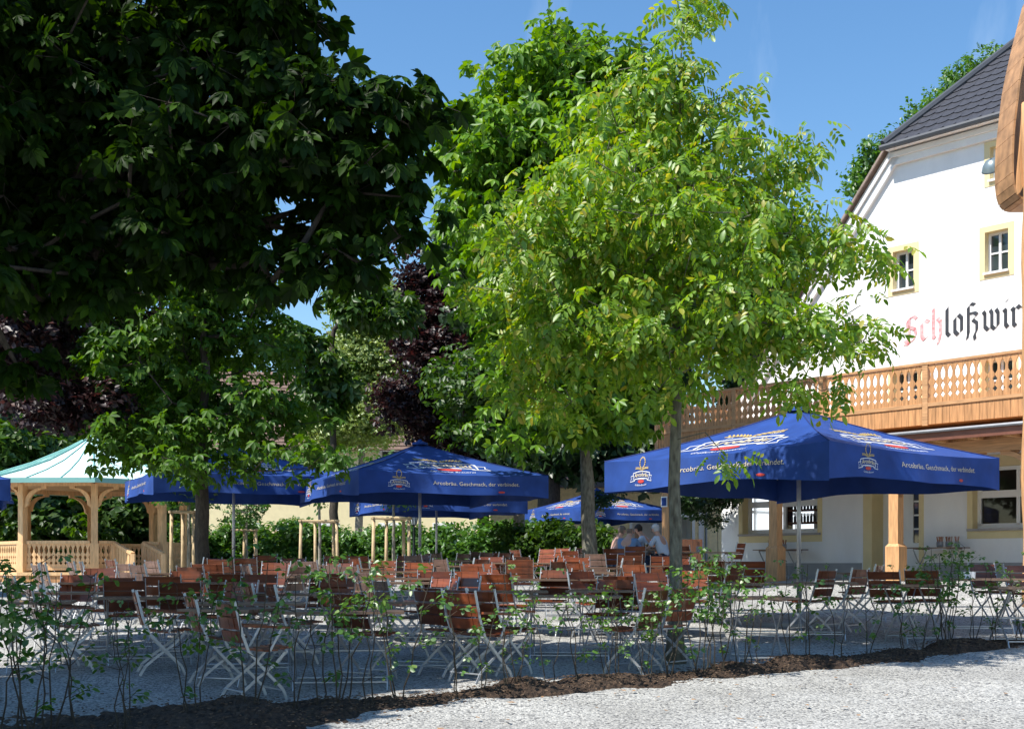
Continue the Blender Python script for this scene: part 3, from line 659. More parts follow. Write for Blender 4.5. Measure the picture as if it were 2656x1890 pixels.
# ---------------------------------------------------------------- parasol
def make_parasol(name, size=4.0, edge=2.42, rise=.74, drop=.47, seed=1):
    root = empty(name); r = random.Random(seed); a = size / 2; ph = [r.uniform(0, 6) for _ in range(8)]
    zp = edge + rise
    def face(i, x, t, h=0):                                # side i, x along side (-a..a) at the eave, t 0 eave ..1 peak
        ang = i * PI / 2; X = x * (1 - t); Yy = -a * (1 - t) - 0; z = edge + rise * t - .05 * math.sin(PI * t) - .05 * (1 - t) * (1 - (x / a) ** 2) 
        n = Vector((0, -rise, a)).normalized() * h
        Xr, Yr = X, Yy + n.y; z += n.z
        return Vector((Xr * math.cos(ang) - Yr * math.sin(ang), Xr * math.sin(ang) + Yr * math.cos(ang), z))
    def val(i, x, q, h=0):                                 # q 0 top ..1 bottom hem
        ang = i * PI / 2; c = 1 - (x / a) ** 2
        sw = .05 * math.sin(x * 2.6 + ph[i]) * q + .03 * math.sin(x * 6.1 + ph[i + 4]) * q * q + .07 * q * c
        d = drop * (1 - .22 * c + .05 * math.sin(x * 2.2 + ph[i]))
        X = x; Yy = -a - sw * 1.0 - h; z = edge - .05 * c - d * q
        e = max(0, (abs(x) / a - .86) / .14); Yy = -a - sw * (1 - e) - h
        return Vector((X * math.cos(ang) - Yy * math.sin(ang), X * math.sin(ang) + Yy * math.cos(ang), z))
    mb = MB(); n = 14; m = 7
    for i in range(4):
        vs = [face(i, -a + 2 * a * k / n, j / m * .985) for j in range(m + 1) for k in range(n + 1)]
        mb.add(vs, [(j * (n + 1) + k, j * (n + 1) + k + 1, (j + 1) * (n + 1) + k + 1, (j + 1) * (n + 1) + k) for j in range(m) for k in range(n)])
    cn = mb.build('canopy', M_BLUE, root)
    mb = MB()
    for i in range(4): mb.tube([face(i, -a, t, .004) for t in (0, .25, .5, .75, .98)], .009, 4)
    mb.build('seam', mat('dark_blue_seam', (.012, .026, .13), .8, .05), cn)
    for i in range(4):
        em_ = MB(); emblem(em_, lambda x, y, d, i=i: face(i, x / (1 - min(.9, (.30 + y / 2.1))), min(.9, .30 + y / 2.1), d + .004), 1.75)
        em_.build('emblem', PR, cn)
    n = 40; m = 5
    for i in range(4):
        mb = MB(); vs = [val(i, -a + 2 * a * k / n, j / m) for j in range(m + 1) for k in range(n + 1)]
        mb.add(vs, [(j * (n + 1) + k + 1, j * (n + 1) + k, (j + 1) * (n + 1) + k, (j + 1) * (n + 1) + k + 1) for j in range(m) for k in range(n)])
        vl = mb.build('valance', M_BLUE, root, smooth=True)
        pm = MB(); fn = lambda x, y, d, i=i: val(i, x, -y / drop, d + .004)
        put(pm, textmesh('Arcobräu. Geschmack, der verbindet.', .125, 0, 0), fn, .42, -.25, 3, 0, .98); pm.build('slogan', PR, vl); pm = MB()
        emblem(pm, lambda x, y, d, fn=fn: fn(x * .8 - 1.20, y - .26, d), .54, False)
        pm.build('emblem', PR, vl); pm = MB(); ell(pm, .95, -.40, .08, .024, fn, 2); pm.build('red_mark', PR, vl)
    mb = MB(); mb.tube([(0, 0, .12), (0, 0, zp)], .032, 12); mb.build('pole', M_STEEL, root, True)
    mb = MB()
    mb.lathe([(0, .13), (.12, .13), (.13, .10), (.30, .06), (.32, 0)], n=20); mb.b2(-.38, .38, -.38, .38, 0, .05); mb.build('base', mat('concrete_base', (.30, .30, .29), .9, .1, 8), root)
    mb = MB(); mb.lathe([(0, zp + .09), (.03, zp + .085), (.05, zp + .05), (.16, zp + .015), (.17, zp - .03)], n=16); mb.build('cap', M_BLUE, root)
    for i in range(8):
        mb = MB(); ang = i * PI / 4; rr = (a * 1.414 if i % 2 else a) * .98; d = Vector((math.cos(ang), math.sin(ang), 0))
        mb.bar(d * .05 + Vector((0, 0, zp - .16)), d * rr * .99 + Vector((0, 0, edge - .085 - (.05 if i % 2 == 0 else 0))), .022, .03); rb = mb.build('rib', M_STEEL, root)
        mb = MB(); mb.bar(d * .05 + Vector((0, 0, edge - .25)), d * rr * .48 + Vector((0, 0, edge + rise * .5 - .10)), .016, .02); mb.build('strut', M_STEEL, rb)
    return root
def setp(o, x, y, rz, label): o.location = (x, y, g(x, y)); o.rotation_euler = (0, 0, rz); o['label'] = label; o['category'] = 'parasol'; o['group'] = 'blue beer garden parasols'
P1 = make_parasol('parasol', seed=3); R = math.radians
setp(P1, GX(2072, 18), 18, R(39.3), 'large sunlit blue parasol in front of the inn, brightest and nearest of all')
GP = 'blue beer garden parasols'
for u, Y, rz, sc, lb in ((1089, 26.6, 25.4, 1.03, 'blue parasol in tree shade in the middle of the garden, with dark valances'),
                         (606, 28.6, 25, 1.07, 'blue parasol partly hidden by the dark chestnut trunk, right of the gazebo'),
                         (-245, 26.6, 25, 1, 'blue parasol cut off by the left edge of the photo, before the gazebo roof'),
                         (1132, 36.5, 27, 1, 'blue parasol further back, peeking out below the shaded middle one'),
                         (1548, 44.5, 30, .98, 'small distant blue parasol between the two bare tree trunks, sunlit')):
    x = GX(u, Y); copy_thing(P1, (x, Y, g(x, Y)), R(rz), lb, GP, sc)
# ---------------------------------------------------------------- folding chairs and tables (sitter faces local -Y)
def chair(name, arm, w=.47, label='', slm=M_SLAT):
    root = empty(name, label=label, cat='chair')
    def pth(k, s):
        if k == 0: return [(s * w / 2, .30, .90), (s * w / 2, .235, .62), (s * w / 2, .17, .45), (s * w / 2, -.02, .24), (s * w / 2, -.16, .10), (s * w / 2, -.20, 0)]
        return [(s * (w / 2 - .03), -.21, .45), (s * (w / 2 - .03), -.10, .33), (s * (w / 2 - .03), .08, .20), (s * (w / 2 - .03), .20, .10), (s * (w / 2 - .03), .26, 0)]
    for s in (-1, 1):
        for k in (0, 1):
            mb = MB(); q = pth(k, s)
            for a, b in zip(q[:-1], q[1:]): mb.bar(a, b, .008, .026, up=(0, 1, .3))
            mb.build('leg', M_STEEL, root)
    for (y, z) in ((-.165, .09), (.21, .09), (.17, .445), (-.2, .44)): mb = MB(); mb.tube([(-w / 2, y, z), (w / 2, y, z)], .008, 6); mb.build('stretcher', M_STEEL, root)
    mb = MB()
    for i in range(6): y = -.235 + i * .072; mb.box((0, y, .462 + .012 * math.cos(i * 1.1)), (w - .03, .058, .018))
    mb.build('seat', slm, root)
    mb = MB(); bo = MB()
    for i, z in enumerate((.58, .70, .82)):
        y = .225 + (z - .58) * .25
        M = Matrix.Rotation(-.24, 3, 'X')
        for j in range(5):                                  # slats curved a little
            xa = -w / 2 - .0 + j * w / 5; xc = xa + w / 10; yy = y - .012 + .03 * (1 - (2 * xc / w) ** 2)
            mb.box((xc, yy, z), (w / 5 + .001, .017, .105), Matrix.Rotation(-(2 * xc / w) * .14, 3, 'Z') @ M)
        for s in (-1, 1): bo.box((s * (w / 2 - .02), y - .024, z + .02), (.016, .006, .016), M)
    bk = mb.build('backrest', slm, root); bo.build('bolt', mat('bolt_steel', (.7, .7, .7), .3, .02, metal=.6), bk)
    if arm:
        for s in (-1, 1):
            mb = MB(); mb.box((s * (w / 2 + .02), .01, .67), (.05, .44, .022), Matrix.Rotation(.06, 3, 'X')); am = mb.build('armrest', slm, root)
            mb = MB(); mb.bar((s * (w / 2 + .01), -.15, .66), (s * (w / 2 + .01), -.03, .45), .008, .02, up=(0, 1, 0)); mb.build('bracket', M_STEEL, am)
    return root
CH0 = chair('folding_chair', False); CH1 = chair('folding_armchair', True)
CH2 = chair('grey_folding_chair', False, slm=mat('grey_chair_slat', (.17, .10, .075), .45, .25, 3, stretch=(1, 6, 6), coat=.2, rnd=.3))  # greyer slat tone for part of the chairs
def table(name, L=1.2, Wt=.7):
    root = empty(name, label='', cat='table'); mb = MB(); n = 9
    for i in range(n): y = -Wt / 2 + Wt * (i + .5) / n; mb.box((0, y, .735), (L, Wt / n - .008, .025))
    for s in (-1, 1): mb.box((s * (L / 2 - .2), 0, .712), (.04, Wt - .04, .02))
    mb.build('tabletop', M_TOP, root)
    for s in (-1, 1):
        for k in (-1, 1):
            x = s * (L / 2 - .16); pts = [(x, k * Wt * .42, .70), (x, k * Wt * .22, .52), (x, -k * Wt * .12, .26), (x, -k * Wt * .36, .08), (x, -k * Wt * .40, 0)]
            mb = MB()
            for a, b in zip(pts[:-1], pts[1:]): mb.bar(a, b, .01, .032, up=(0, 1, .3))
            mb.build('leg', M_STEEL, root)
    for y, z in ((-Wt * .36, .08), (Wt * .36, .08), (0, .36)): mb = MB(); mb.tube([(-L / 2 + .16, y, z), (L / 2 - .16, y, z)], .009, 6); mb.build('stretcher', M_STEEL, root)
    return root
TB = table('folding_table'); TBS = table('square_folding_table', .8, .8)
# u, back-top v (or None), Y, facing (0 away from us, 90 right, 180 towards us), model 0 plain 1 arm 2 grey
def vY(v, h=.9):                                             # distance at which something h tall has its top at v
    best = None
    for i in range(400):
        Y = 9.5 + i * .1; e = EYE - g(GX(1300, Y), Y); q = HY + (e - h) * F / Y
        if q <= v: return Y
    return 24
CL = []
def C_(u, v, Yk, f, m=0): CL.append((u, vY(v) if Yk is None else Yk, f, m))
for q in ((178, 1496, 15.7, 182, 0), (290, 1494, 15.4, 176, 0), (335, 1499, 14.6, -4, 0), (446, 1487, 15.2, 6, 0), (470, 1480, 16.6, 184, 0), (146, 1512, 13.7, 62, 1), (186, 1518, 13.3, 66, 1),
          (236, 1473, 19, 60, 2), (262, 1473, 19.3, 64, 2), (372, 1472, 18.6, 40, 2), (404, 1474, 18.2, 44, 2), (147, 1483, 18, 60, 2), (166, 1483, 18.4, 62, 2), (435, 1466, 20.5, 50, 2),
          (584, 1461, 21.5, 0, 0), (556, 1478, 18.4, 10, 0), (604, 1491, 16.2, 4, 0), (640, 1458, 22, 0, 0), (752, 1457, 22.5, 184, 0), (788, 1460, 20.5, 42, 2), (834, 1459, 20.2, 44, 2), (866, 1455, 23, 182, 0), (926, 1455, 23, -3, 0),
          (902, 1474, 18.8, 52, 2), (946, 1478, 18, 50, 2), (1033, 1453, 25, 215, 0), (1072, 1453, 25.5, 212, 0), (1148, 1450, 27, 40, 2), (1178, 1451, 28, -50, 2), (1214, 1447, 29, -45, 2), (1246, 1447, 29, -42, 2), (1280, 1446, 27.5, -60, 0), (1306, 1446, 28, 180, 0),
          (1178, 1466, 21.5, 55, 2), (1128, 1487, 16.6, 178, 0), (1114, 1501, 15.2, 220, 0), (1168, 1501, 15.0, 215, 0), (1225, 1484, 16.4, 176, 0), (1182, 1517, 13.6, 52, 0), (1168, 1528, 12.9, 52, 1), (1245, 1520, 13.2, 58, 0), (950, 1533, 12.5, 36, 0),
          (766, 1516, 13.9, 62, 0), (703, 1515, 14.2, 64, 0), (664, 1530, 11.2, 55, 1), (657, 1490, 15.6, 182, 0), (590, 1504, 14.5, 200, 0), (424, 1522, 13.0, 66, 1), (480, 1512, 14.4, 0, 0),
          (1362, 1434, 30, 60, 0), (1404, 1432, 30.5, 216, 0), (1441, 1431, 30.5, 220, 0), (1475, 1441, 29, -60, 0), (1496, 1447, 28, 150, 0), (1235, 1478, 19, 182, 0), (1314, 1487, 15.8, 32, 0), (1418, 1481, 16.6, 212, 0), (1546, 1486, 16.2, 142, 0),
          (1640, 1494, 15.4, 42, 0), (1578, 1500, 14.8, 206, 0), (1305, 1519, 13.0, 54, 1), (1250, 1524, 12.4, 50, 1), (1626, 1450, 23.5, -6, 0), (1716, 1449, 24, 5, 0), (1562, 1447, 25, 35, 2), (1600, 1439, 27.5, 20, 0), (1640, 1441, 28, -10, 0),
          (1836, 1464, 20.5, -4, 0), (1700, 1486, 16, 174, 0), (1718, 1512, 13.4, -48, 0), (1640, 1520, 13.0, -52, 0), (1940, 1463, 20, 2, 0), (2096, 1475, 16.7, -44, 0), (2184, 1469, 17.2, -42, 0),
          (2318, 1477, 16.6, 44, 1), (2412, 1478, 16.7, 42, 0), (2578, 1461, 18.6, 160, 0), (2672, 1464, 18.2, 160, 0), (1800, 1452, 27, 60, 0), (1890, 1452, 27, -60, 0),
          (1080, 1470, 19.5, 182, 0), (985, 1466, 21, 184, 0), (850, 1505, 15.0, 196, 0), (900, 1500, 15.6, 35, 0), (820, 1498, 15.8, -36, 0), (700, 1470, 19.2, 186, 0), (1350, 1466, 21, 6, 0), (1500, 1462, 22, 178, 0), (1456, 1468, 20, -8, 0),
          (1270, 1460, 23.5, 184, 0), (1760, 1460, 21.5, 180, 0), (1000, 1490, 16.0, 60, 2), (690, 1480, 17.6, 60, 2), (735, 1480, 17.9, -60, 2), (860, 1470, 19.6, 200, 0), (960, 1470, 21.5, 60, 0), (1100, 1470, 24, 45, 2), (1210, 1470, 20.6, -60, 0), (1260, 1470, 18.2, 44, 0), (1385, 1470, 22.5, 130, 0), (1440, 1470, 23.5, -130, 0), (1530, 1470, 19.4, 60, 0), (1590, 1470, 21.4, -60, 0), (1680, 1470, 18.4, 50, 0), (1740, 1470, 19.0, -120, 0), (1865, 1470, 18.2, -50, 0), (1790, 1470, 16.6, 186, 0), (1050, 1470, 14.4, 60, 2), (330, 1470, 21, 50, 0), (520, 1470, 22, -60, 0), (680, 1470, 24, 180, 0), (240, 1470, 17.2, 180, 0), (2230, 1470, 18.4, -60, 0), (90, 1470, 15.2, 55, 2), (570, 1470, 12.2, 62, 1), (530, 1490, 17.4, 30, 0)):
    C_(*q)
ZONES = [(-200, 300, 'at gazebo'), (300, 500, 'left of dark trunk'), (500, 720, 'right of dark trunk'), (720, 900, 'left of middle parasol'), (900, 1120, 'under middle parasol'),
         (1120, 1300, 'right of middle parasol'), (1300, 1480, 'left of mossy trunk'), (1480, 1680, 'right of mossy trunk'), (1680, 1900, 'by walnut trunk'), (1900, 2260, 'under sunlit parasol'), (2260, 2800, 'before inn door')]
def zone(u): return next((i for i, z in enumerate(ZONES) if z[0] <= u < z[1]), 0)
def band(Y): return 'nearest row' if Y < 14 else 'second row' if Y < 17.2 else 'third row' if Y < 22 else 'far rows'
def facing(f):
    f = (f + 180) % 360 - 180
    return 'from behind' if abs(f) <= 32 else 'facing right' if 32 < f < 120 else 'facing left' if -120 < f < -32 else 'facing us'
ORD = ['first', 'second', 'third', 'fourth', 'fifth', 'sixth', 'seventh', 'eighth', 'ninth', 'tenth', 'eleventh', 'twelfth']
CL.sort(key=lambda c: c[0]); seen = {}; rj = random.Random(5)
tot_ = {}
for c in CL: k = (zone(c[0]), band(c[1]), facing(c[2]), c[3]); tot_[k] = tot_.get(k, 0) + 1
used = set(); protos = [CH0, CH1, CH2]; look = ['red-brown folding chair', 'red-brown folding armchair', 'greyish folding chair']
for (u, Y, f, m) in CL:
    k = (zone(u), band(Y), facing(f), m); i = seen.get(k, 0); seen[k] = i + 1
    lb = '%s %s, %s, %s' % (look[m], facing(f), band(Y), ZONES[k[0]][2])
    if tot_[k] > 1: lb = ORD[i] + ' from left: ' + lb
    x = GX(u, Y); rz = -R(f) + rj.uniform(-.06, .06); loc = (x, Y, g(x, Y) + .004)
    # local -Y is where the sitter looks; facing 0 = away from us = +Y
    rz += PI
    if m not in used: o = protos[m]; o.location = loc; o.rotation_euler = (0, 0, rz); o['label'] = lb; o['group'] = 'slatted folding chairs in the beer garden'; used.add(m)
    else: copy_thing(protos[m], loc, rz, lb, 'slatted folding chairs in the beer garden', rj.uniform(.98, 1.02))
TL = [(1478, 14.1, 4, 0), (885, 11.9, -6, 0), (385, 13.9, -20, 0), (235, 16.2, -20, 1), (1030, 17.0, 10, 0), (990, 19.3, 0, 0), (1362, 23.6, 8, 0), (1490, 19, 0, 0), (1985, 16.0, 8, 0), (2525, 16.9, 0, 0), (1170, 21.8, 5, 0),
      (560, 16.2, 0, 0), (720, 17.6, 6, 0), (820, 22.0, 0, 0), (1560, 14.9, 8, 1), (1690, 21.8, 0, 0), (2370, 15.8, -8, 1), (1240, 17.6, 0, 0), (610, 12.2, 20, 1), (1230, 26, 4, 0), (2140, 16.2, 12, 1), (1660, 29.3, 0, 0), (1840, 26.5, 0, 0)]
TL += [(760, 14.4, 12, 0), (1120, 13.2, 4, 0), (640, 13.0, -8, 0), (200, 14.6, -12, 0), (1080, 16.2, 0, 0), (1290, 14.8, 0, 0), (1420, 16.8, 6, 0), (480, 18.6, 0, 0), (900, 20.5, 4, 0), (1560, 20.8, 0, 1), (1800, 18.6, 4, 0), (1640, 16.8, 0, 0), (2240, 18.8, 0, 1), (2640, 15.4, 0, 1), (90, 13.2, -15, 1), (1960, 13.9, 0, 1)]
TLAB = {}
TL.sort(); tcount = {}
for u, Y, f, m in TL: k = (zone(u), band(Y)); tcount[k] = tcount.get(k, 0) + 1
sn = {}; usedt = set()
TOPS = []
for (u, Y, f, m) in TL:
    x = GX(u, Y); k = (zone(u), band(Y)); i = sn.get(k, 0); sn[k] = i + 1
    lb = '%s, %s, %s' % (('wooden folding table on crossed steel legs', 'small square folding table')[m], band(Y), ZONES[k[0]][2])
    if tcount[k] > 1: lb = ORD[i] + ' from left: ' + lb
    p = (TB, TBS)[m]; TOPS.append((x, Y, g(x, Y) + .75))
    if m not in usedt: p.location = (x, Y, g(x, Y) + .004); p.rotation_euler = (0, 0, -R(f)); p['label'] = lb; p['group'] = 'folding tables in the beer garden'; usedt.add(m)
    else: copy_thing(p, (x, Y, g(x, Y) + .004), -R(f), lb, 'folding tables in the beer garden')
# side tables against the inn wall with cutlery crocks and menus
def onfront(s, k): return CORN[0] + s * EX + k * NX, CORN[1] + s * EY + k * NY
crock = None
for u, lb, cl in ((2024, 'narrow wooden service table against the inn wall under the left window', 'left window'), (2432, 'narrow wooden service table against the inn wall right of the door', 'right of the door')):
    s = fs(u, .5)[0]; x, y = onfront(s, .5); o = copy_thing(TB, (x, y, 1.2), math.atan2(EY, EX), lb, 'folding tables in the beer garden')
    n = 5
    for i in range(n):
        px, py = onfront(s + (-.35 if u < 2100 else .0) + i * .11, .5 + (.05 if i % 2 else -.05))
        if crock is None:
            crock = empty('cutlery_crock', (px, py, 1.95), 0, 'x', 'crock'); mb = MB(); mb.lathe([(0, 0), (.045, 0), (.055, .05), (.05, .13), (.045, .13), (.045, .02)], n=12); mb.build('pot', mat('grey_stoneware', (.28, .29, .31), .4, .15), crock, True)
            mb = MB()
            for q in range(7): a = q; mb.bar((.015 * math.cos(a), .015 * math.sin(a), .05), (.05 * math.cos(a), .05 * math.sin(a), .24), .008, .012)
            mb.build('cutlery', mat('wooden_handle', (.35, .15, .08), .5, .2), crock); o = crock
        else: o = copy_thing(crock, (px, py, 1.95), i, 'x')
        o['label'] = 'grey stoneware crock of cutlery, %s from left on the service table %s' % (ORD[i], 'under the left window' if u < 2100 else 'right of the door'); o['group'] = 'cutlery crocks on the service tables'
# ---------------------------------------------------------------- gazebo
gx, gy = -13.95, 41.0; gb = g(gx, gy) ; gaz = empty('gazebo', (gx, gy, gb), 0, 'octagonal wooden gazebo with pale mint metal roof and cut-out railings', 'gazebo')
A0 = math.radians(-70); RP = 2.95; RE = 4.15; dz = 1.34 - gb; ze = 4.13 - gb; zpk = 5.80 - gb
ov = [(math.cos(A0 + i * PI / 4), math.sin(A0 + i * PI / 4)) for i in range(8)]
mb = MB()
poly = [(c * (RP + .25), s * (RP + .25)) for c, s in ov]; mb.prism(poly, .10, lambda x, y, d: (x, y, dz - .10 + d)); mb.build('deck', M_GAZW, gaz)
mb = MB()
for i in range(8):
    a = Vector((ov[i][0], ov[i][1], 0)) * (RP + .18); b = Vector((ov[(i + 1) % 8][0], ov[(i + 1) % 8][1], 0)) * (RP + .18); a.z = b.z = (dz - .10) / 2 - .1; mb.bar(a, b, .04, dz + .1)
mb.build('skirting', M_WOODB, gaz)
for c, s in ov:
    mb = MB(); x, y = c * RP, s * RP; M = Matrix.Rotation(math.atan2(s, c), 3, 'Z')
    mb.box((x, y, dz + .45), (.26, .26, .9), M); mb.box((x, y, (dz + .9 + ze - .05) / 2), (.20, .20, ze - .05 - dz - .9), M); ps = mb.build('post', M_GAZW, gaz)
    for sg in (-1, 1):
        mb = MB(); t = Vector((-s, c, 0)) * sg; t = (Matrix.Rotation(sg * PI / 8, 3, 'Z') @ t)
        poly = [(.08, -.78)] + [(.08 + .55 * (1 - math.cos(i / 7 * PI / 2)), -.72 + .55 * math.sin(i / 7 * PI / 2)) for i in range(8)] + [(.63, -.1), (.08, -.1)]
        # open curved brace
        poly = [(.08, -.80)] + [(.10 + .50 * (1 - math.cos(i / 7 * PI / 2)), -.58 + .40 * math.sin(i / 7 * PI / 2)) for i in range(8)] + [(.60, -.08), (.78, -.08)] + [(.20 + .56 * (1 - math.cos(i / 7 * PI / 2)), -.70 + .50 * math.sin(i / 7 * PI / 2)) for i in range(7, -1, -1)]
        mb.prism(poly, .12, lambda X, Z, d: Vector((x, y, ze + Z)) + t * X + t.cross(Vector((0, 0, 1))) * (d - .06)); mb.build('brace', M_GAZW, ps)
mb = MB()
for i in range(8):
    a = Vector((*ov[i], 0)) * RP; b = Vector((*ov[(i + 1) % 8], 0)) * RP; a.z = b.z = ze - .04; mb.bar(a, b, .16, .16)
mb.build('ring_beam', M_GAZW, gaz)
mb = MB(); prof = [(1, 0), (.72, .20), (.45, .44), (.2, .74), (.07, .93), (.025, 1.0)]
H_ = zpk - ze - .05
rf = lambda c, s, r, h: (c * RE * r, s * RE * r, ze + .05 + H_ * h)
for i in range(8):
    for (r0, h0), (r1, h1) in zip(prof[:-1], prof[1:]):
        c0, s0 = ov[i]; c1, s1 = ov[(i + 1) % 8]; mb.add([rf(c0, s0, r0, h0), rf(c1, s1, r0, h0), rf(c1, s1, r1, h1), rf(c0, s0, r1, h1)], [(0, 1, 2, 3)])
rfo = mb.build('roof', M_MINT, gaz)
mb = MB()
for i in range(8):
    c0, s0 = ov[i]; c1, s1 = ov[(i + 1) % 8]
    for k in range(3):
        t = k / 3; c, s = c0 * (1 - t) + c1 * t, s0 * (1 - t) + s1 * t
        mb.tube([Vector(rf(c, s, r, h)) + Vector((0, 0, .02)) for r, h in prof[:-1]], .028 if k == 0 else .016, 5)
mb.build('roof_seam', M_MINTD, rfo)
mb = MB()
for i in range(8): mb.bar(Vector(rf(*ov[i], 1.0, 0)) - Vector((0, 0, .06)), Vector(rf(*ov[(i + 1) % 8], 1.0, 0)) - Vector((0, 0, .06)), .05, .15)
mb.build('eaves_fascia', M_MINTD, rfo)
mb = MB(); mb.lathe([(.09, zpk - .03), (.05, zpk + .08), (.07, zpk + .14), (.03, zpk + .2), (.045, zpk + .27), (.015, zpk + .33), (.008, zpk + .52), (0, zpk + .54)], n=12); mb.build('finial', M_MINTD, rfo, True)
mb = MB(); poly = [(c * RE * .985, s * RE * .985) for c, s in ov]; mb.prism(poly, .02, lambda x, y, d: (x, y, ze + .02 + d)); mb.build('soffit', M_GAZW, rfo)
for i in range(8):
    a = Vector((*ov[i], 0)) * RP; b = Vector((*ov[(i + 1) % 8], 0)) * RP; d = (b - a); L_ = d.length; d.normalize(); nr_ = d.cross(Vector((0, 0, 1)))
    segs = [(.13, L_ - .13)] if i != 0 else [(.13, .62), (L_ - .62, L_ - .13)]
    for s0, s1 in segs:
        mb = MB(); fn = lambda X, Z, t: a + d * X + Vector((0, 0, Z)) + nr_ * (t - .014)
        boards(mb, s0, s1, dz + .14, dz + .88, fn, w=.155)
        rl = mb.build('railing', M_GAZW, gaz)
        mb = MB(); mb.bar(a + d * s0 + Vector((0, 0, dz + .93)), a + d * s1 + Vector((0, 0, dz + .93)), .10, .10); mb.build('handrail', M_GAZW, rl); mb = MB(); mb.bar(a + d * s0 + Vector((0, 0, dz + .10)), a + d * s1 + Vector((0, 0, dz + .10)), .08, .08); mb.build('bottom_rail', M_GAZW, rl)
    if i == 0:
        st = MB(); out = nr_ if nr_.dot(a) > 0 else -nr_
        for k in range(3):
            for q in (0,): c = a + d * (L_ / 2) + out * (.35 + .3 * k + .1); st.box((c.x, c.y, (dz - .12 * (k + 1)) / 2), (1.1, .32, max(.06, dz - .12 * (k + 1))), Matrix.Rotation(math.atan2(d.y, d.x), 3, 'Z'))
        stp = st.build('stair', M_GAZW, gaz)
        for q in (.62, L_ - .62):
            mb = MB(); p0 = a + d * q; p1 = p0 + out * 1.35
            mb.bar(p0 + Vector((0, 0, dz + .93)), p1 + Vector((0, 0, .78)), .12, .09); mb.box((p1.x, p1.y, .38), (.14, .14, .80)); mb.box((p0.x, p0.y, dz + .45), (.14, .14, .95))
            for w_ in range(7): t = (w_ + .5) / 7; pp = p0.lerp(p1, t); zt = (dz + .88) * (1 - t) + .74 * t; zbm = max(0.02, dz * (1 - t)); mb.box((pp.x, pp.y, (zt + zbm) / 2), (.03, .155, zt - zbm), Matrix.Rotation(math.atan2(out.y, out.x) - PI / 2, 3, 'Z'))
            mb.build('stair_rail', M_GAZW, stp)
# ---------------------------------------------------------------- tree stakes, lamp post
def stakes(u, Y, wpx, vtop, lb):
    x = GX(u, Y); z0 = g(x, Y); H = zz(vtop, Y) - z0; w = wpx * Y / F / 2; o = empty('tree_stakes', (x, Y, z0), 0, lb, 'tree stakes', 'peeled pole frames round young trees'); r = random.Random(u)
    P4 = [(-w, -w * .8), (w, -w * .8), (w * .55, w * .9), (-w * .45, w * .9)]; tops = []
    for px, py in P4:
        mb = MB(); t = (px * .94 + r.uniform(-.02, .02), py * .94, H - .05); mb.tube([(px, py, -.1), t], [.05, .045], 8); mb.build('stake', M_STAKE, o, True); tops.append(t)
    for i in range(4):
        mb = MB(); a, b = Vector(tops[i]), Vector(tops[(i + 1) % 4]); e = (b - a).normalized() * .08; mb.tube([a - e + Vector((0, 0, .04 + .012 * (i % 2))), b + e + Vector((0, 0, .04 + .012 * (i % 2)))], .035, 6); mb.build('crossbar', M_STAKE, o)
for q in ((480, 31, 60, 1327, 'pair of leaning peeled stakes beside the dark chestnut trunk, right of the gazebo'), (640, 44, 62, 1374, 'low frame of thin stakes right of the dark chestnut trunk'), (736, 47, 34, 1379, 'narrowest frame of stakes, before the yellow house'),
          (833, 37, 98, 1351, 'frame of four stakes left of the middle parasol pole'), (1018, 34, 94, 1344, 'tallest frame of four stakes, under the middle parasol')): stakes(*q)
lx, ly = GX(1074, 39), 39; lz = g(lx, ly); lp = empty('lamp_post', (lx, ly, lz), 0, 'dark green old-style lantern post beside the middle parasol pole', 'street lamp'); H = zz(1313, ly) - lz
mb = MB(); mb.lathe([(.11, 0), (.11, .1), (.07, .16), (.06, .9), (.045, 1.0), (.035, H - .75), (.05, H - .70), (.03, H - .66), (.03, H - .60)], n=12); mb.build('post', M_DARK, lp, True)
mb = MB()
for a in range(6): c, s = math.cos(a * PI / 3), math.sin(a * PI / 3); mb.bar((c * .07, s * .07, H - .60), (c * .15, s * .15, H - .25), .015, .015)
mb.lathe([(.08, H - .60), (.08, H - .57)], n=6); mb.lathe([(.19, H - .25), (.17, H - .22), (.05, H - .08), (.02, H - .04), (.02, H)], n=6); mb.build('lantern_frame', M_DARK, lp)
mb = MB(); mb.lathe([(.065, H - .58), (.14, H - .26)], n=6); mb.build('lantern_glass', mat('milky_glass', (.55, .60, .60), .2, .05), lp)
# ---------------------------------------------------------------- yellow wing with arched opening, brown boards, drain pipe
wx, wy = GX(1500, 52), 52.0; wing = empty('yellow_wing', (wx, wy, 1.1), 0, 'ochre rendered side wing with white framed openings behind the walnut trunk', 'building')
def PX(u, v, Y, yo=0): return ((u - CX) / F * Y - wx, yo, EYE + (HY - v) / F * Y - 1.1)
xo0, xo1 = PX(1640, 0, 52)[0], PX(1795, 0, 52)[0]; zt = PX(0, 1340, 52)[2]; xw0, xw1 = PX(1395, 0, 52)[0] - 2, PX(1900, 0, 52)[0]; zh = PX(0, 1262, 52)[2]; zb_ = PX(0, 1397, 52)[2]
mb = MB(); mb.b2(xw0, xo0, 0, .4, -.2, zh); mb.b2(xo1, xw1, 0, .4, -.2, zh); mb.b2(xo0, xo1, 0, .4, zt, zh); mb.b2(xw0, xw0 + .4, .4, 5, -.2, zh); mb.b2(xw1 - .4, xw1, .4, 5, -.2, zh); mb.build('wall', M_YELD, wing)
mb = MB(); mb.b2(xo0 - .12, xo0, -.03, .02, 0, zt + .14); mb.b2(xo1, xo1 + .12, -.03, .02, 0, zt + .14); mb.b2(xo0, xo1, -.03, .02, zt, zt + .14); mb.b2(xo1 + .28, xo1 + .5, -.04, .02, -.1, zh - .9); mb.build('white_trim', M_WHITE, wing)
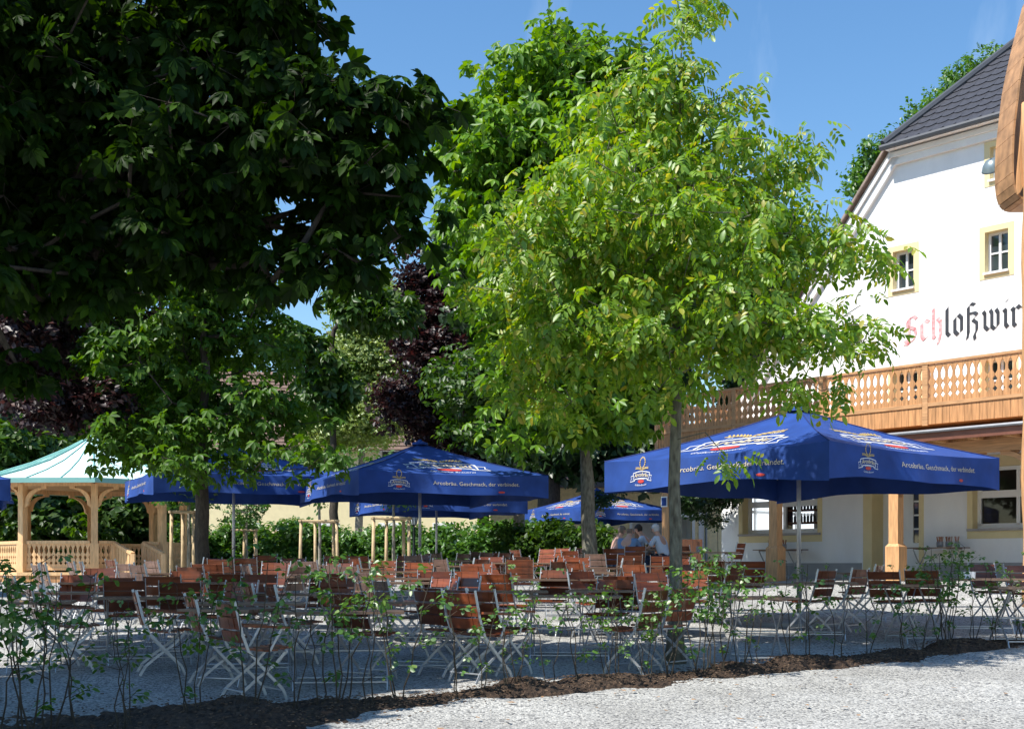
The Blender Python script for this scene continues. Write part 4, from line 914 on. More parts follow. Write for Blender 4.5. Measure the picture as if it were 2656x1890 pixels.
mb = MB(); mb.b2(xo0 - .3, xo1 + .3, 1.6, 1.7, -.2, zh); mb.b2(xo0 - .1, xo0, .4, 1.6, -.2, zh); mb.b2(xo1, xo1 + .1, .4, 1.6, -.2, zh); mb.build('recess_wall', M_WHITE, wing)
mb = MB(); a0 = PX(1762, 0, 53.6)[0]; mb.b2(a0, a0 + .07, 1.54, 1.6, .75, 1.5); mb.b2(a0 + .44, a0 + .51, 1.54, 1.6, .75, 1.5); mb.b2(a0 + .84, a0 + .9, 1.54, 1.6, .75, 1.5); mb.b2(a0, a0 + .9, 1.54, 1.6, 1.5, 1.57); mb.b2(a0, a0 + .9, 1.54, 1.6, .68, .75); wf = mb.build('window', M_FRAME, wing)
mb = MB(); mb.add([(a0 + .05, 1.57, .75), (a0 + .88, 1.57, .75), (a0 + .88, 1.57, 1.5), (a0 + .05, 1.57, 1.5)], [(0, 1, 2, 3)]); mb.build('pane', M_GLASS, wf)
mb = MB(); slab(mb, [(xw0 - .4, -.7, zh - .05), (xw1 + .3, -.7, zh - .05), (xw1 + .3, 2.8, zh + 1.0), (xw0 - .4, 2.8, zh + 1.0)]); slab(mb, [(xw0 - .4, 6, zh - .05), (xw0 - .4, 2.8, zh + 1.0), (xw1 + .3, 2.8, zh + 1.0), (xw1 + .3, 6, zh - .05)]); mb.build('roof', M_BRT, wing)
xd = PX(1832, 0, 51.9)[0]; mb = MB(); mb.tube([(xd, -.1, 0), (xd, -.1, zh - .1)], .05, 8); mb.build('drain_pipe', mat('zinc_pipe', (.25, .27, .29), .4, .1, metal=.4), wing)
fx, fy = GX(1690, 36), 36.0; fz = g(fx, fy); fc = empty('board_fence', (fx, fy, fz), 0, 'dark brown board screen behind the seated guests', 'fence')
mb = MB(); x0_, x1_ = GX(1540, 36) - fx, GX(1822, 36) - fx; zf = zz(1398, 36) - fz; n = int((x1_ - x0_) / .14)
for i in range(n): xa = x0_ + i * (x1_ - x0_) / n; mb.b2(xa, xa + (x1_ - x0_) / n - .006, -.015, .015, 0, zf)
mb.build('board', M_BROWN, fc); mb = MB()
for u_ in (1585, 1652): xx = GX(u_, 36) - fx; mb.prism([(-.07, 0), (.07, 0), (.07, zf + .18), (.05, zf + .27), (0, zf + .33), (-.05, zf + .27), (-.07, zf + .18)], .1, lambda x, z, d: (xx + x, -.12 + d, z))
mb.build('post', mat('black_brown', (.03, .018, .012), .7), fc)
# house number plate on the left column? a small blue and white plate hung on the first column
px_, py_ = onfront(cols[0] - .02, KC + .125); pl = empty('number_plate', (px_, py_, 3.12), math.atan2(EY, EX), 'small blue plate with white frame on the leftmost balcony column', 'plate')
mb = MB(); mb.b2(-.1, .1, -.01, .01, -.13, .13); mb.build('plate_frame', M_FRAME, pl); mb = MB(); mb.b2(-.075, .075, -.016, -.011, -.1, .1); mb.build('blue_field', M_BLUE, pl)
# ---------------------------------------------------------------- long yellow house far left
hx, hy = GX(820, 75), 75.0; hs = empty('yellow_house', (hx, hy, 1.35), 0, 'long pale yellow house with brown tiled roof behind the trees', 'building')
def HXp(u): return (u - CX) / F * 75 - hx
xa, xb = HXp(540), HXp(1400); ze_ = zz(1148, 75) - 1.35
mb = MB(); wv = []; rws = [(zz(1432, 75) - 1.35, zz(1362, 75) - 1.35), (zz(1225, 75) - 1.35, zz(1168, 75) - 1.35)]
wus = [645, 745, 852, 1010, 1150, 1290]
holesH = [(HXp(u) - .5, HXp(u) + .5, a, b) for u in wus for a, b in rws]
zs_ = sorted(set([-.3, ze_] + [q for r_ in rws for q in r_]))
for a, b in zip(zs_[:-1], zs_[1:]):
    cur = xa
    for h in sorted([h for h in holesH if h[2] < (a + b) / 2 < h[3]]): mb.add([(cur, 0, a), (h[0], 0, a), (h[0], 0, b), (cur, 0, b)], [(0, 1, 2, 3)]); cur = h[1]
    mb.add([(cur, 0, a), (xb, 0, a), (xb, 0, b), (cur, 0, b)], [(0, 1, 2, 3)])
mb.add([(xa, 0, -.3), (xa, 10, -.3), (xa, 10, ze_), (xa, 5, ze_ + 5), (xa, 0, ze_)], [(0, 1, 2, 3, 4)]); mb.add([(xb, 0, -.3), (xb, 10, -.3), (xb, 10, ze_), (xb, 5, ze_ + 5), (xb, 0, ze_)], [(4, 3, 2, 1, 0)]); mb.add([(xa, 10, -.3), (xb, 10, -.3), (xb, 10, ze_), (xa, 10, ze_)], [(0, 1, 2, 3)])
mb.build('wall', mat('pale_yellow_render', (.76, .66, .40), .9, .05, 3), hs)
mb = MB(); slab(mb, [(xa - .5, -.7, ze_ - .5), (xb + .5, -.7, ze_ - .5), (xb + .5, 5, ze_ + 5.1), (xa - .5, 5, ze_ + 5.1)]); slab(mb, [(xa - .5, 10.7, ze_ - .5), (xa - .5, 5, ze_ + 5.1), (xb + .5, 5, ze_ + 5.1), (xb + .5, 10.7, ze_ - .5)])
for i in range(22): t = i / 22; mb.b2(xa - .5, xb + .5, -.7 + 5.7 * t - .04, -.7 + 5.7 * t + .04, ze_ - .5 + 5.6 * t + .005, ze_ - .5 + 5.6 * t + .05)
rr_ = mb.build('roof', M_BRT, hs); xc_ = HXp(835); mb = MB(); mb.b2(xc_ - .35, xc_ + .35, 4.6, 5.4, ze_ + 4, zz(868, 79.9) - 1.35); mb.b2(xc_ - .42, xc_ + .42, 4.52, 5.48, zz(868, 79.9) - 1.35, zz(868, 79.9) - 1.2); mb.build('chimney', M_BRT, rr_)
for h in holesH: window(hs, h[0], h[1], h[2], h[3], border=.0, rev=.12, sill=False, trim=M_WHITE); 
for h in holesH: mb = MB(); mb.b2(h[0] - .16, h[0], -.03, .0, h[2] - .16, h[3] + .16); mb.b2(h[1], h[1] + .16, -.03, .0, h[2] - .16, h[3] + .16); mb.b2(h[0], h[1], -.03, 0, h[3], h[3] + .16); mb.b2(h[0], h[1], -.03, 0, h[2] - .16, h[2]); mb.build('window_surround', M_WHITE, hs)
# ---------------------------------------------------------------- tall wooden sign structure at the right edge
ty = 20.5; tX = lambda u, Y=ty: (u - CX) / F * Y
tx = tX(2656) + .10; tz = g(tx, ty); tw = empty('wooden_sign_tower', (tx, ty, tz), 0, 'tall carved timber post carrying a curved plank-clad wooden board at the right edge', 'sign structure')
LP = [(2656, 150), (2645, 207), (2639, 260), (2633, 310), (2629, 350), (2627, 400), (2627, 448), (2630, 478), (2637, 500), (2648, 512), (2662, 516)]
pl2 = [(tX(u) - tx, zz(v, ty) - tz) for u, v in LP]
top_ = [(tX(2700) - tx, zz(-30, ty) - tz), (tX(2672) - tx, zz(80, ty) - tz)]
pl2 = [(tX(2760) - tx, zz(-150, ty) - tz)] + top_ + pl2; xm_ = tX(2830) - tx
full = pl2 + [(2 * xm_ - x, z) for x, z in reversed(pl2)]
mb = MB()
dense = []
for (a, b) in zip(full[:-1], full[1:]):
    L_ = math.hypot(b[0] - a[0], b[1] - a[1]); k = max(1, round(L_ / .36))
    for i in range(k): dense.append((a[0] + (b[0] - a[0]) * i / k, a[1] + (b[1] - a[1]) * i / k))
dense.append(full[-1])
for a, b in zip(dense[:-1], dense[1:]):
    A = Vector((a[0], .36, a[1])); B_ = Vector((b[0], .36, b[1])); d = (B_ - A).normalized() * .003; mb.bar(A + d, B_ - d, .72, .035, up=(-(B_ - A).z, 0, (B_ - A).x))
mb.build('curved_cladding', mat('oiled_cedar', (.40, .215, .10), .55, .35, 2.2, .08, 10, stretch=(2, 2, 2)), tw)
mb = MB(); mb.add([(x, .45, z) for x, z in pl2] + [(2 * xm_ - x, .45, z) for x, z in pl2], [(i, i + 1, i + 1 + len(pl2), i + len(pl2)) for i in range(len(pl2) - 1)]); mb.build('back_board', mat('inner_board', (.28, .16, .09), .6, .25, 3, stretch=(8, 1, 1)), tw)
pd = [(2657, 275), (2652, 285), (2649, 330), (2645, 380), (2640, 430), (2636, 470), (2635, 492), (2638, 506), (2645, 500), (2655, 480), (2664, 470), (2664, 275)]
mb = MB(); mb.prism([(tX(u) - tx, zz(v, ty) - tz) for u, v in pd], .06, lambda x, z, d: (x, -.02 + d, z)); mb.build('carved_bracket', M_WOOD, tw)
mb = MB(); zt_ = zz(275, ty) - tz; mb.tube([(-.03 + .012 * math.sin(z * 2.1), -.14, z) for z in np.linspace(-.1, zt_, 20)], [.15 + .012 * math.sin(z * 3.3 + 1) for z in np.linspace(-.1, zt_, 20)], 12); mb.build('post', M_WOOD, tw, True)
mb = MB(); mb.tube([(xm_ * 2, -.14, z) for z in np.linspace(-.1, zt_, 8)], .15, 12); mb.build('post', M_WOOD, tw, True)
fx2, fy2 = tX(2574, 21.4), 21.4; fl = empty('floodlight', (fx2, fy2, zz(430, 21.4)), 0, 'round grey floodlight fixed behind the curved wooden board', 'floodlight')
M_ = Matrix.Rotation(-.5, 3, 'Y') @ Matrix.Rotation(.5, 3, 'X')
mb = MB(); n_ = 16; pr = [(.02, .12), (.1, .10), (.16, .03), (.19, -.04), (.20, -.06), (.185, -.06)]
vs = [M_ @ Vector((r_ * math.cos(2 * PI * k / n_), r_ * math.sin(2 * PI * k / n_), z)) for r_, z in pr for k in range(n_)]; mb.add(vs, [(i * n_ + k, i * n_ + (k + 1) % n_, (i + 1) * n_ + (k + 1) % n_, (i + 1) * n_ + k) for i in range(len(pr) - 1) for k in range(n_)]); mb.build('housing', mat('grey_lamp_metal', (.22, .27, .28), .35, .1, metal=.4), fl, True)
mb = MB(); mb.add([M_ @ Vector((.185 * math.cos(2 * PI * k / n_), .185 * math.sin(2 * PI * k / n_), -.055)) for k in range(n_)], [tuple(range(n_))]); mb.build('lens', M_GLASS, fl)
mb = MB(); mb.bar((0, 0, 0), (.35, -.2, .05), .03, .05); mb.build('bracket', M_DARK, fl)
# ---------------------------------------------------------------- four seated guests
def skin_mesh(name, joints, edges, rad, m, parent, lv=2):
    me = bpy.data.meshes.new(name); me.from_pydata(joints, edges, []); o = bpy.data.objects.new(name, me); COL.objects.link(o); o.parent = parent; me.materials.append(m)
    md = o.modifiers.new('skin', 'SKIN'); md.use_smooth_shade = True
    for i, r_ in enumerate(rad):
        sv_ = me.skin_vertices[0].data[i]; sv_.radius = r_ if hasattr(r_, '__len__') else (r_, r_); sv_.use_root = (i == 0)
    sd = o.modifiers.new('sub', 'SUBSURF'); sd.levels = lv; sd.render_levels = lv; return o
M_SKIN = mat('skin', (.62, .36, .26), .55, .06)
def person(x, y, face, lean, label, shirt, trou, hair, bald=False, build=1.0, reach=.38, turn=0.0, sz=.46, short=True):
    root = empty('person', (x, y, g(x, y) + .004), 0, label, 'person', 'guests seated round a table'); root.rotation_euler = (0, 0, face + PI); b = build
    J = {}; L_ = lean
    hip = Vector((0, .05, sz + .08)); ch = hip + Vector((0, -.36 * L_, .34)); nk = ch + Vector((0, -.12 * L_, .18)); hd = nk + Vector((turn * .02, -.06 - .05 * L_, .13))
    V_ = [hip, ch, nk, nk + Vector((0, -.02, .06)), hd, hd + Vector((0, .0, .09))]; E_ = [(0, 1), (1, 2), (2, 3), (3, 4), (4, 5)]
    Rr = [(.15 * b, .12 * b), (.17 * b, .12 * b), (.09 * b, .075), (.052, .052), (.078, .092), (.065, .075)]
    def limb(start, pts, rads):
        p = start
        for q, r_ in zip(pts, rads): V_.append(Vector(q)); E_.append((p, len(V_) - 1)); Rr.append(r_); p = len(V_) - 1
        return p
    arms = []
    for s in (-1, 1):
        sh = ch + Vector((s * .17 * b, -.02, .11)); el = sh + Vector((s * .05, -.17, -.24)); wr = el + Vector((-s * .10, -reach * .62, .05)); 
        wr.z = max(wr.z, .78); hnd = wr + Vector((-s * .03, -.09, -.01)); arms.append((sh, el, wr))
        e = limb(1, [sh, el, wr, hnd], [.058, .042, .028, (.036, .018)])
        for k in range(4): f0 = hnd + Vector(((k - 1.5) * .018, -.03, 0)); limb(e, [f0, f0 + Vector((0, -.035, -.012)), f0 + Vector((0, -.05, -.03))], [.009, .008, .007])
        limb(e, [hnd + Vector((-s * .04, .0, .0)), hnd + Vector((-s * .05, -.035, -.01))], [.010, .008])
    legs = []
    for s in (-1, 1):
        a = hip + Vector((s * .09, -.03, -.03)); kn = Vector((s * .12, -.42, sz + .05)); an = Vector((s * .12, -.40, .09)); to = Vector((s * .13, -.56, .03)); legs.append((a, kn, an, to)); limb(0, [a, kn, an, to], [.085, .062, .042, (.045, .028)])
    skin_mesh('body', V_, E_, Rr, M_SKIN, root)
    # shirt
    SV = [hip + Vector((0, 0, -.02)), ch, nk - Vector((0, 0, .03))]; SE = [(0, 1), (1, 2)]; SR = [(.165 * b, .135 * b), (.188 * b, .137 * b), (.095 * b, .085)]
    for (sh, el, wr) in arms:
        en = sh.lerp(el, .8) if short else wr; k = len(SV); SV += [sh, en] if short else [sh, el, en]; SE.append((1, k)); SE += [(k, k + 1)] + ([] if short else [(k + 1, k + 2)]); SR += [.075, .062] if short else [.072, .056, .042]
    skin_mesh('shirt', SV, SE, SR, shirt, root)
    TV = [hip + Vector((0, 0, -.01))]; TE = []; TR = [(.168 * b, .14)]
    for (a, kn, an, to) in legs: k = len(TV); TV += [a, kn, an]; TE += [(0, k), (k, k + 1), (k + 1, k + 2)]; TR += [.098, .074, .058]
    skin_mesh('trousers', TV, TE, TR, trou, root)
    # face and hair
    mb = MB(); c = hd + Vector((0, .0, .045)); n1, n2 = 12, 9; vs = []
    for i in range(n2):
        th = PI * i / (n2 - 1)
        for k in range(n1): a = 2 * PI * k / n1; vs.append(c + Vector((.088 * math.sin(th) * math.cos(a), .015 + .104 * math.sin(th) * math.sin(a), .116 * math.cos(th))))
    def okf(q): m_ = sum((vs[i] - c for i in q), Vector()) / len(q); return (m_.y > (.045 if bald else -.055) or m_.z > .075) and m_.z > -.06 - (.02 if m_.y > .03 else -.05) and not (bald and m_.z > .055)
    fs_ = [q for q in [(i * n1 + k, i * n1 + (k + 1) % n1, (i + 1) * n1 + (k + 1) % n1, (i + 1) * n1 + k) for i in range(n2 - 1) for k in range(n1)] if okf(q)]
    mb.add(vs, fs_); mb.build('hair', hair, root, True)
    mb = MB(); mb.prism([(-.014, -.02), (.014, -.02), (0, .03)], .03, lambda X, Z, d: hd + Vector((X, -.085 - d * (.7 if Z < 0 else .1), Z))); 
    for s in (-1, 1): mb.lathe([(0, .012), (.012, .02), (.016, .0), (.01, -.022), (0, -.025)], tuple(hd + Vector((s * .086, .01, .0))), 8)
    mb.build('nose_and_ears', M_SKIN, root)
    mb = MB()
    for s in (-1, 1): mb.box(hd + Vector((s * .03, -.088, .03)), (.022, .008, .008))
    mb.box(hd + Vector((0, -.086, -.045)), (.045, .008, .008)); mb.build('eyes_and_mouth', mat('dark_features', (.10, .035, .03), .6), root)
    return root
Mb = mat('blue_shirt', (.16, .27, .45), .85, .08, 5); Mw = mat('white_blue_shirt', (.62, .68, .78), .85, .05, 5); Mp = mat('rose_shirt', (.50, .33, .30), .85, .06); Mn = mat('navy_trousers', (.03, .05, .10), .85, .1); Mj = mat('jeans', (.05, .10, .19), .85, .15)
Mg = mat('white_hair', (.62, .60, .58), .8, .1); Mbk = mat('dark_hair', (.025, .018, .013), .6, .2); Mgy = mat('grey_brown_hair', (.22, .17, .13), .8, .1)
gt_x, gt_y = GX(1660, 29.3), 29.3
person(GX(1622, 28.7), 28.7, R(-30), .55, 'burly person in a blue short-sleeved shirt, back to us, leaning over the table', Mb, Mj, Mgy, bald=True, build=1.22)
person(GX(1596, 29.4), 29.4, R(-65), .35, 'person in a rose top half hidden behind the blue-shirted guest', Mp, Mn, Mgy, build=.95)
person(GX(1688, 29.7), 29.7, R(65), .6, 'dark-haired person in a white and pale blue shirt reading at the table', Mw, Mj, Mbk, build=1.0, short=False)
person(GX(1722, 29.0), 29.0, R(50), .45, 'white-haired person in a light blue shirt at the right end of the table', Mw, Mn, Mg, build=.95)
for i, (u, Y, w) in enumerate(((1676, 29.1, 'left'), (1685, 29.05, 'right'))):
    x = GX(u, Y); o = empty('beer_mug', (x, Y, g(gt_x, gt_y) + .755), 0, 'glass beer mug on the guests\' table, the %s of two' % w, 'beer mug')
    mb = MB(); mb.lathe([(0, 0), (.042, 0), (.045, .14), (.041, .14), (.038, .012), (0, .012)], n=12); mb.build('glass', gl, o); mb = MB(); mb.lathe([(0, .014), (.037, .014), (.038, .11), (0, .11)], n=12); mb.build('beer', mat('beer', (.60, .33, .06), .2), o)
    mb = MB(); mb.lathe([(0, .11), (.038, .11), (.038, .145), (0, .15)], n=12); mb.build('foam', M_FRAME, o); mb = MB(); mb.tube([(.044, 0, .12), (.075, 0, .11), (.078, 0, .05), (.044, 0, .03)], .007, 6); mb.build('handle', gl, o)
x_, y_ = GX(1812, 26.5), 26.5; o = empty('menu_holder', (x_, y_, g(GX(1840, 26.5), 26.5) + .752), .3, 'small cutlery jug standing on the table left of the inn corner', 'jug'); mb = MB(); mb.lathe([(0, 0), (.05, 0), (.055, .12), (.045, .12), (.04, .01)], n=10); mb.build('pot', MATS['grey_stoneware'], o); mb = MB()
for k in range(5): mb.bar((0, 0, .02), (.03 * math.cos(k), .03 * math.sin(k), .22), .008, .012)
mb.build('cutlery', MATS['wooden_handle'], o)
x_, y_ = GX(2505, 16.9), 16.85; o = empty('napkin_box', (x_, y_, g(GX(2525, 16.9), 16.9) + .752), .3, 'small white napkin box standing on the table before the inn door', 'napkin box'); mb = MB()
mb.b2(-.09, .09, -.06, -.05, 0, .09); mb.b2(-.09, .09, .05, .06, 0, .09); mb.b2(-.09, -.08, -.05, .05, 0, .09); mb.b2(.08, .09, -.05, .05, 0, .09); mb.b2(-.08, .08, -.05, .05, 0, .01); mb.build('box', M_FRAME, o)
mb = MB(); mb.b2(-.07, .07, -.04, .04, .012, .075); mb.build('napkins', M_WHITE, o)
# ---------------------------------------------------------------- trees
# near chestnut whose branches hang in from the left (trunk outside the picture)
NB_ = [blob(60, 130, 12.0, 330, 250, 1.5), blob(420, 110, 12.2, 320, 250, 1.4), blob(660, 110, 12.3, 180, 180, 1.0), blob(780, 30, 12.2, 70, 90, .5, .8), blob(860, 330, 12.2, 190, 120, 1.0), blob(1040, 290, 11.9, 90, 75, .5), blob(860, 480, 12.1, 230, 150, 1.1), blob(1060, 560, 11.9, 100, 90, .5, .8),
       blob(420, 400, 12, 400, 230, 1.4), blob(60, 450, 12, 330, 260, 1.5), blob(780, 670, 11.6, 180, 70, .6, .8), blob(970, 700, 11.6, 50, 60, .4, .8), blob(500, 590, 11.9, 220, 120, .9, .8), blob(60, 720, 11.6, 240, 180, 1.0, .6), blob(230, 680, 11.7, 180, 110, .8, .7), blob(0, 920, 11.4, 110, 120, .5, .4)]
OUT = [(-7.2, 10.5, 7.2, 2.2, 2.2, 1.8, 1.2), (-6.9, 8.2, 6.4, 1.9, 2.0, 1.5, 1.3), (-6.4, 6.2, 5.8, 1.6, 1.9, 1.2, 1.2), (-5.6, 4.6, 6.0, 1.4, 1.6, 1.1, 1.0), (-8.6, 9, 5.2, 1.8, 2.6, 1.4, 1.0), (-7.6, 13, 7.5, 1.8, 2.0, 2.0, 1.0), (-8.4, 6.0, 8.0, 2.0, 2.5, 1.5, 1.2)]
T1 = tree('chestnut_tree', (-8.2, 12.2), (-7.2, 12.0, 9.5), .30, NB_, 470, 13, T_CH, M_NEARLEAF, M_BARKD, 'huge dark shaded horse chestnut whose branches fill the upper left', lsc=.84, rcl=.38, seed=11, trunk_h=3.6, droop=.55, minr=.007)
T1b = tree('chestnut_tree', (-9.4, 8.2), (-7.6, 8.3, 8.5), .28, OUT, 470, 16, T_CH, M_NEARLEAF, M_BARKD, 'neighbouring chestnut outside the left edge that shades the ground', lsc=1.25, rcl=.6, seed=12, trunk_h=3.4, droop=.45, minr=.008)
# chestnut with the dark trunk right of the gazebo
b2_ = [blob(540, 420, 24.3, 190, 140, 1.9, 1.3), blob(160, 520, 26.3, 190, 150, 2.2, 1.2), blob(820, 1180, 22, 80, 50, .8, .8), blob(650, 1200, 21.4, 100, 50, .7, .8), blob(350, 1170, 21.4, 100, 55, .8, .9), blob(500, 1180, 21.2, 120, 50, .8, .6), blob(300, 620, 23, 200, 110, 1.2, .6), blob(470, 760, 22.5, 250, 150, 1.8), blob(620, 890, 23, 150, 110, 1.8), blob(350, 960, 22, 170, 140, 1.3), blob(540, 1060, 22.5, 220, 90, 1.6), blob(430, 1130, 21.5, 150, 60, 1.0, .7), blob(700, 1100, 22.4, 150, 70, 1.0, .8), blob(470, 620, 23, 190, 120, 1.5, .7), blob(720, 1030, 23, 80, 90, .9, .6), blob(740, 1185, 21.5, 70, 40, .5, .4), blob(330, 1080, 21.6, 90, 90, .8, .5)]  # top masses added, hidden behind the near crown, to shade the parasols
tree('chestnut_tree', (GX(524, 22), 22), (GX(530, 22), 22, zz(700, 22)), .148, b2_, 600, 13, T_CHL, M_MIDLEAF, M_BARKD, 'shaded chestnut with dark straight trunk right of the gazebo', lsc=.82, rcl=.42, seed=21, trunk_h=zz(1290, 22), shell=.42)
# walnut in the foreground
WB = [blob(1790, 20, 14, 60, 110, .35, 1.6), blob(1730, 190, 14, 110, 80, .6), blob(1620, 180, 14, 60, 60, .4, .8), blob(1640, 330, 14, 190, 110, .9), blob(1850, 290, 14, 110, 90, .7), blob(1560, 500, 13.8, 220, 120, 1.3), blob(1880, 450, 14, 170, 110, 1.0), blob(2070, 400, 14, 60, 60, .5, .8), blob(1460, 660, 13.6, 205, 130, 1.5), blob(1780, 640, 13.4, 260, 140, 1.5), blob(2040, 620, 13.8, 150, 120, 1.0),
      blob(2230, 640, 13.6, 80, 70, .6, .9), blob(1390, 840, 13.8, 150, 100, 1.1), blob(1600, 860, 13.5, 230, 110, 1.4), blob(1930, 830, 13.4, 210, 110, 1.2), blob(2160, 850, 13.4, 130, 80, .8), blob(2310, 960, 13.2, 60, 35, .3, .7), blob(1450, 1010, 13.8, 160, 60, .9, .8), blob(2080, 1000, 13.2, 130, 40, .6, .7), blob(1330, 960, 14, 70, 60, .6, .7), blob(1290, 740, 13.9, 70, 70, .6, .7), blob(1800, 990, 13.4, 180, 50, .9, .7),
      blob(2085, 1130, 12.9, 50, 35, .3, .6), blob(1890, 1190, 12.9, 55, 30, .3, .4)]
tree('walnut_tree', (GX(1752, 14), 14), (GX(1770, 14), 14, zz(60, 14)), .080, WB, 450, 11, T_WA, M_WALNUT, M_BARK, 'young sunlit walnut with slender grey trunk in the middle of the photo', lsc=.69, rcl=.26, seed=33, trunk_h=zz(1150, 14), shell=.5, droop=.5, minr=.0055, bend=-.03)
# bright tall chestnut behind the walnut, mossy trunk
BB = [blob(1460, 150, 27, 130, 80, 1.6), blob(1350, 270, 27, 150, 110, 2), blob(1550, 250, 27, 180, 130, 2), blob(1280, 420, 26.5, 150, 130, 2), blob(1480, 430, 26.5, 240, 160, 2.3), blob(1400, 650, 26, 260, 180, 2.4), blob(1620, 640, 26.5, 200, 180, 2), blob(1370, 830, 26, 130, 130, 2), blob(1500, 900, 26, 260, 140, 2.3), blob(1470, 1050, 25.5, 170, 80, 1.8), blob(1620, 1060, 26, 140, 80, 1.4), blob(1330, 1130, 25, 90, 60, .9, .6), blob(1760, 500, 27, 130, 150, 1.5, .7), blob(1180, 560, 26.5, 80, 80, 1.2, .6)]
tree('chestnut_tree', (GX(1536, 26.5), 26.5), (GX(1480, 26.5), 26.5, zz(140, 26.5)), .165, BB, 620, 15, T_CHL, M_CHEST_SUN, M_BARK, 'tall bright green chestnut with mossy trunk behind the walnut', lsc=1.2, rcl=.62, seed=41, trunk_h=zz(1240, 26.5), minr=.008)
# pale bare trunk and massive dark trunk further back
tree('linden_tree', (GX(1346, 37), 37), (GX(1350, 37), 37, zz(900, 37)), .20, [blob(1330, 1000, 37, 180, 110, 2), blob(1300, 1120, 36.5, 110, 60, 1.2, .5)], 130, 22, T_CL, M_GREENLEAF, M_BARKP, 'tree with pale smooth trunk left of the small distant parasol', lsc=2.2, rcl=.8, seed=51, trunk_h=zz(1180, 37))
tree('old_linden_tree', (GX(1424, 46), 46), (GX(1424, 46), 46, zz(600, 46)), .48, [blob(1420, 700, 47, 280, 200, 4), blob(1600, 800, 47, 220, 200, 4), blob(1500, 980, 47, 260, 120, 3.5), blob(1650, 1080, 46, 130, 100, 2, .8), blob(1660, 1190, 45, 90, 50, 1.2, .7), blob(1500, 1190, 46, 160, 60, 2, 1), blob(1340, 1150, 47, 90, 60, 2, .7), blob(1780, 1180, 44, 90, 60, 1.5, .7)], 240, 30, T_CL2, M_DARKLEAF, M_BARKD, 'old tree with very thick dark trunk behind the small distant parasol', lsc=2.4, rcl=1.2, seed=52, trunk_h=zz(1200, 46))
# copper-leaved tree
tree('copper_maple_tree', (GX(1265, 52), 52), (GX(1200, 52), 52, zz(720, 52)), .28, [blob(1120, 760, 52, 70, 60, 1.2), blob(1130, 860, 52, 90, 80, 2), blob(1180, 950, 51.5, 120, 90, 2), blob(1060, 1040, 51, 90, 60, 1.5), blob(1180, 1080, 51, 130, 80, 2), blob(1280, 1120, 50.5, 120, 90, 1.8), blob(1230, 1200, 50, 130, 70, 1.5), blob(1000, 1010, 51, 40, 30, .6), blob(1380, 1200, 49, 70, 50, 1.0), blob(1090, 700, 52.5, 60, 60, 1)], 330, 24, T_CL, M_PURPLE, M_BARKD, 'dark copper-leaved maple between the chestnuts', lsc=2.3, rcl=.8, seed=61, trunk_h=zz(1250, 52))
tree('copper_plum_tree', (GX(-60, 24), 24), (GX(-20, 24), 24, zz(800, 24)), .16, [blob(60, 720, 22, 190, 110, 1.6), blob(40, 880, 22, 150, 120, 1.5), blob(180, 1040, 21.5, 150, 45, .9), blob(280, 780, 22, 100, 60, .8, .6)], 200, 20, T_CL, M_PURPLE, M_BARKD, 'purple-leaved plum left of the gazebo roof', lsc=1.35, rcl=.45, seed=62, trunk_h=zz(1200, 24))
# pale birch-like tree
tree('birch_tree', (GX(925, 63), 63), (GX(960, 63), 63, zz(740, 63)), .22, [blob(970, 800, 63, 90, 90, 2), blob(930, 930, 63, 110, 100, 2), blob(980, 1050, 63, 120, 100, 2.5), blob(880, 1090, 62.5, 110, 70, 2), blob(1030, 880, 63, 90, 100, 2)], 330, 40, T_CL, M_BIRCH, M_BARKP, 'pale yellow-green loose tree left of the copper maple', lsc=1.9, rcl=1.1, seed=71, trunk_h=zz(1180, 63), droop=1.0)
tree('chestnut_tree', (GX(870, 47), 47), (GX(860, 47), 47, zz(900, 47)), .2, [blob(930, 790, 47, 60, 60, 1.4), blob(850, 1000, 46.5, 70, 70, 1.4), blob(1010, 800, 47, 60, 60, 1.2), blob(780, 900, 46.5, 60, 60, 1.4)], 90, 18, T_CHL, M_GREENLEAF, M_BARKD, 'mid green chestnut before the far chimney', lsc=1.9, rcl=.7, seed=72, trunk_h=zz(1200, 47))
# background woods left
def bg_tree(u, Y, top, wpx, vb, lm, lb, seed, n=150, name='broadleaf_tree', tp=T_CL2, lsc=2.6):
    h = (vb - top) / 2; r = random.Random(seed); bl = []
    for i in range(7): t = i / 6; bl.append(blob(u + r.uniform(-.35, .35) * wpx, vb - (vb - top) * (.12 + .76 * t), Y + r.uniform(-1, 1), wpx * (.62 - .35 * abs(t - .4)) * r.uniform(.8, 1.2), h * .34, 2.6))
    tree(name, (GX(u, Y), Y), (GX(u, Y), Y, zz(top + h * .3, Y)), .3, bl, n, 34, tp, lm, M_BARKD, lb, lsc=lsc, rcl=1.15, seed=seed, trunk_h=zz(vb, Y) - .5, group='trees behind the gazebo and houses')
bg_tree(-40, 56, 780, 200, 1420, M_DARKLEAF, 'dark tree left behind the gazebo at the left edge', 81)
bg_tree(170, 60, 860, 190, 1400, M_DARKLEAF, 'dark tree directly behind the gazebo roof tip', 82)
bg_tree(370, 58, 830, 170, 1420, M_GREENLEAF, 'mid green tree behind the gazebo, right of its roof', 83)
bg_tree(560, 90, 900, 110, 1250, M_GREENLEAF, 'tree left of the far chimney, behind the yellow house', 84, 110)
bg_tree(60, 48, 1130, 160, 1450, M_GREENLEAF, 'bushy tree low behind the left gazebo posts', 85, 120, lsc=2.0)
bg_tree(320, 49, 1180, 140, 1450, M_GREENLEAF, 'bushy tree low behind the right gazebo posts', 86, 110, lsc=2.0)
bg_tree(1640, 58, 560, 190, 1230, M_DARKLEAF, 'dark conifer-like tree behind the walnut crown', 87, 170)
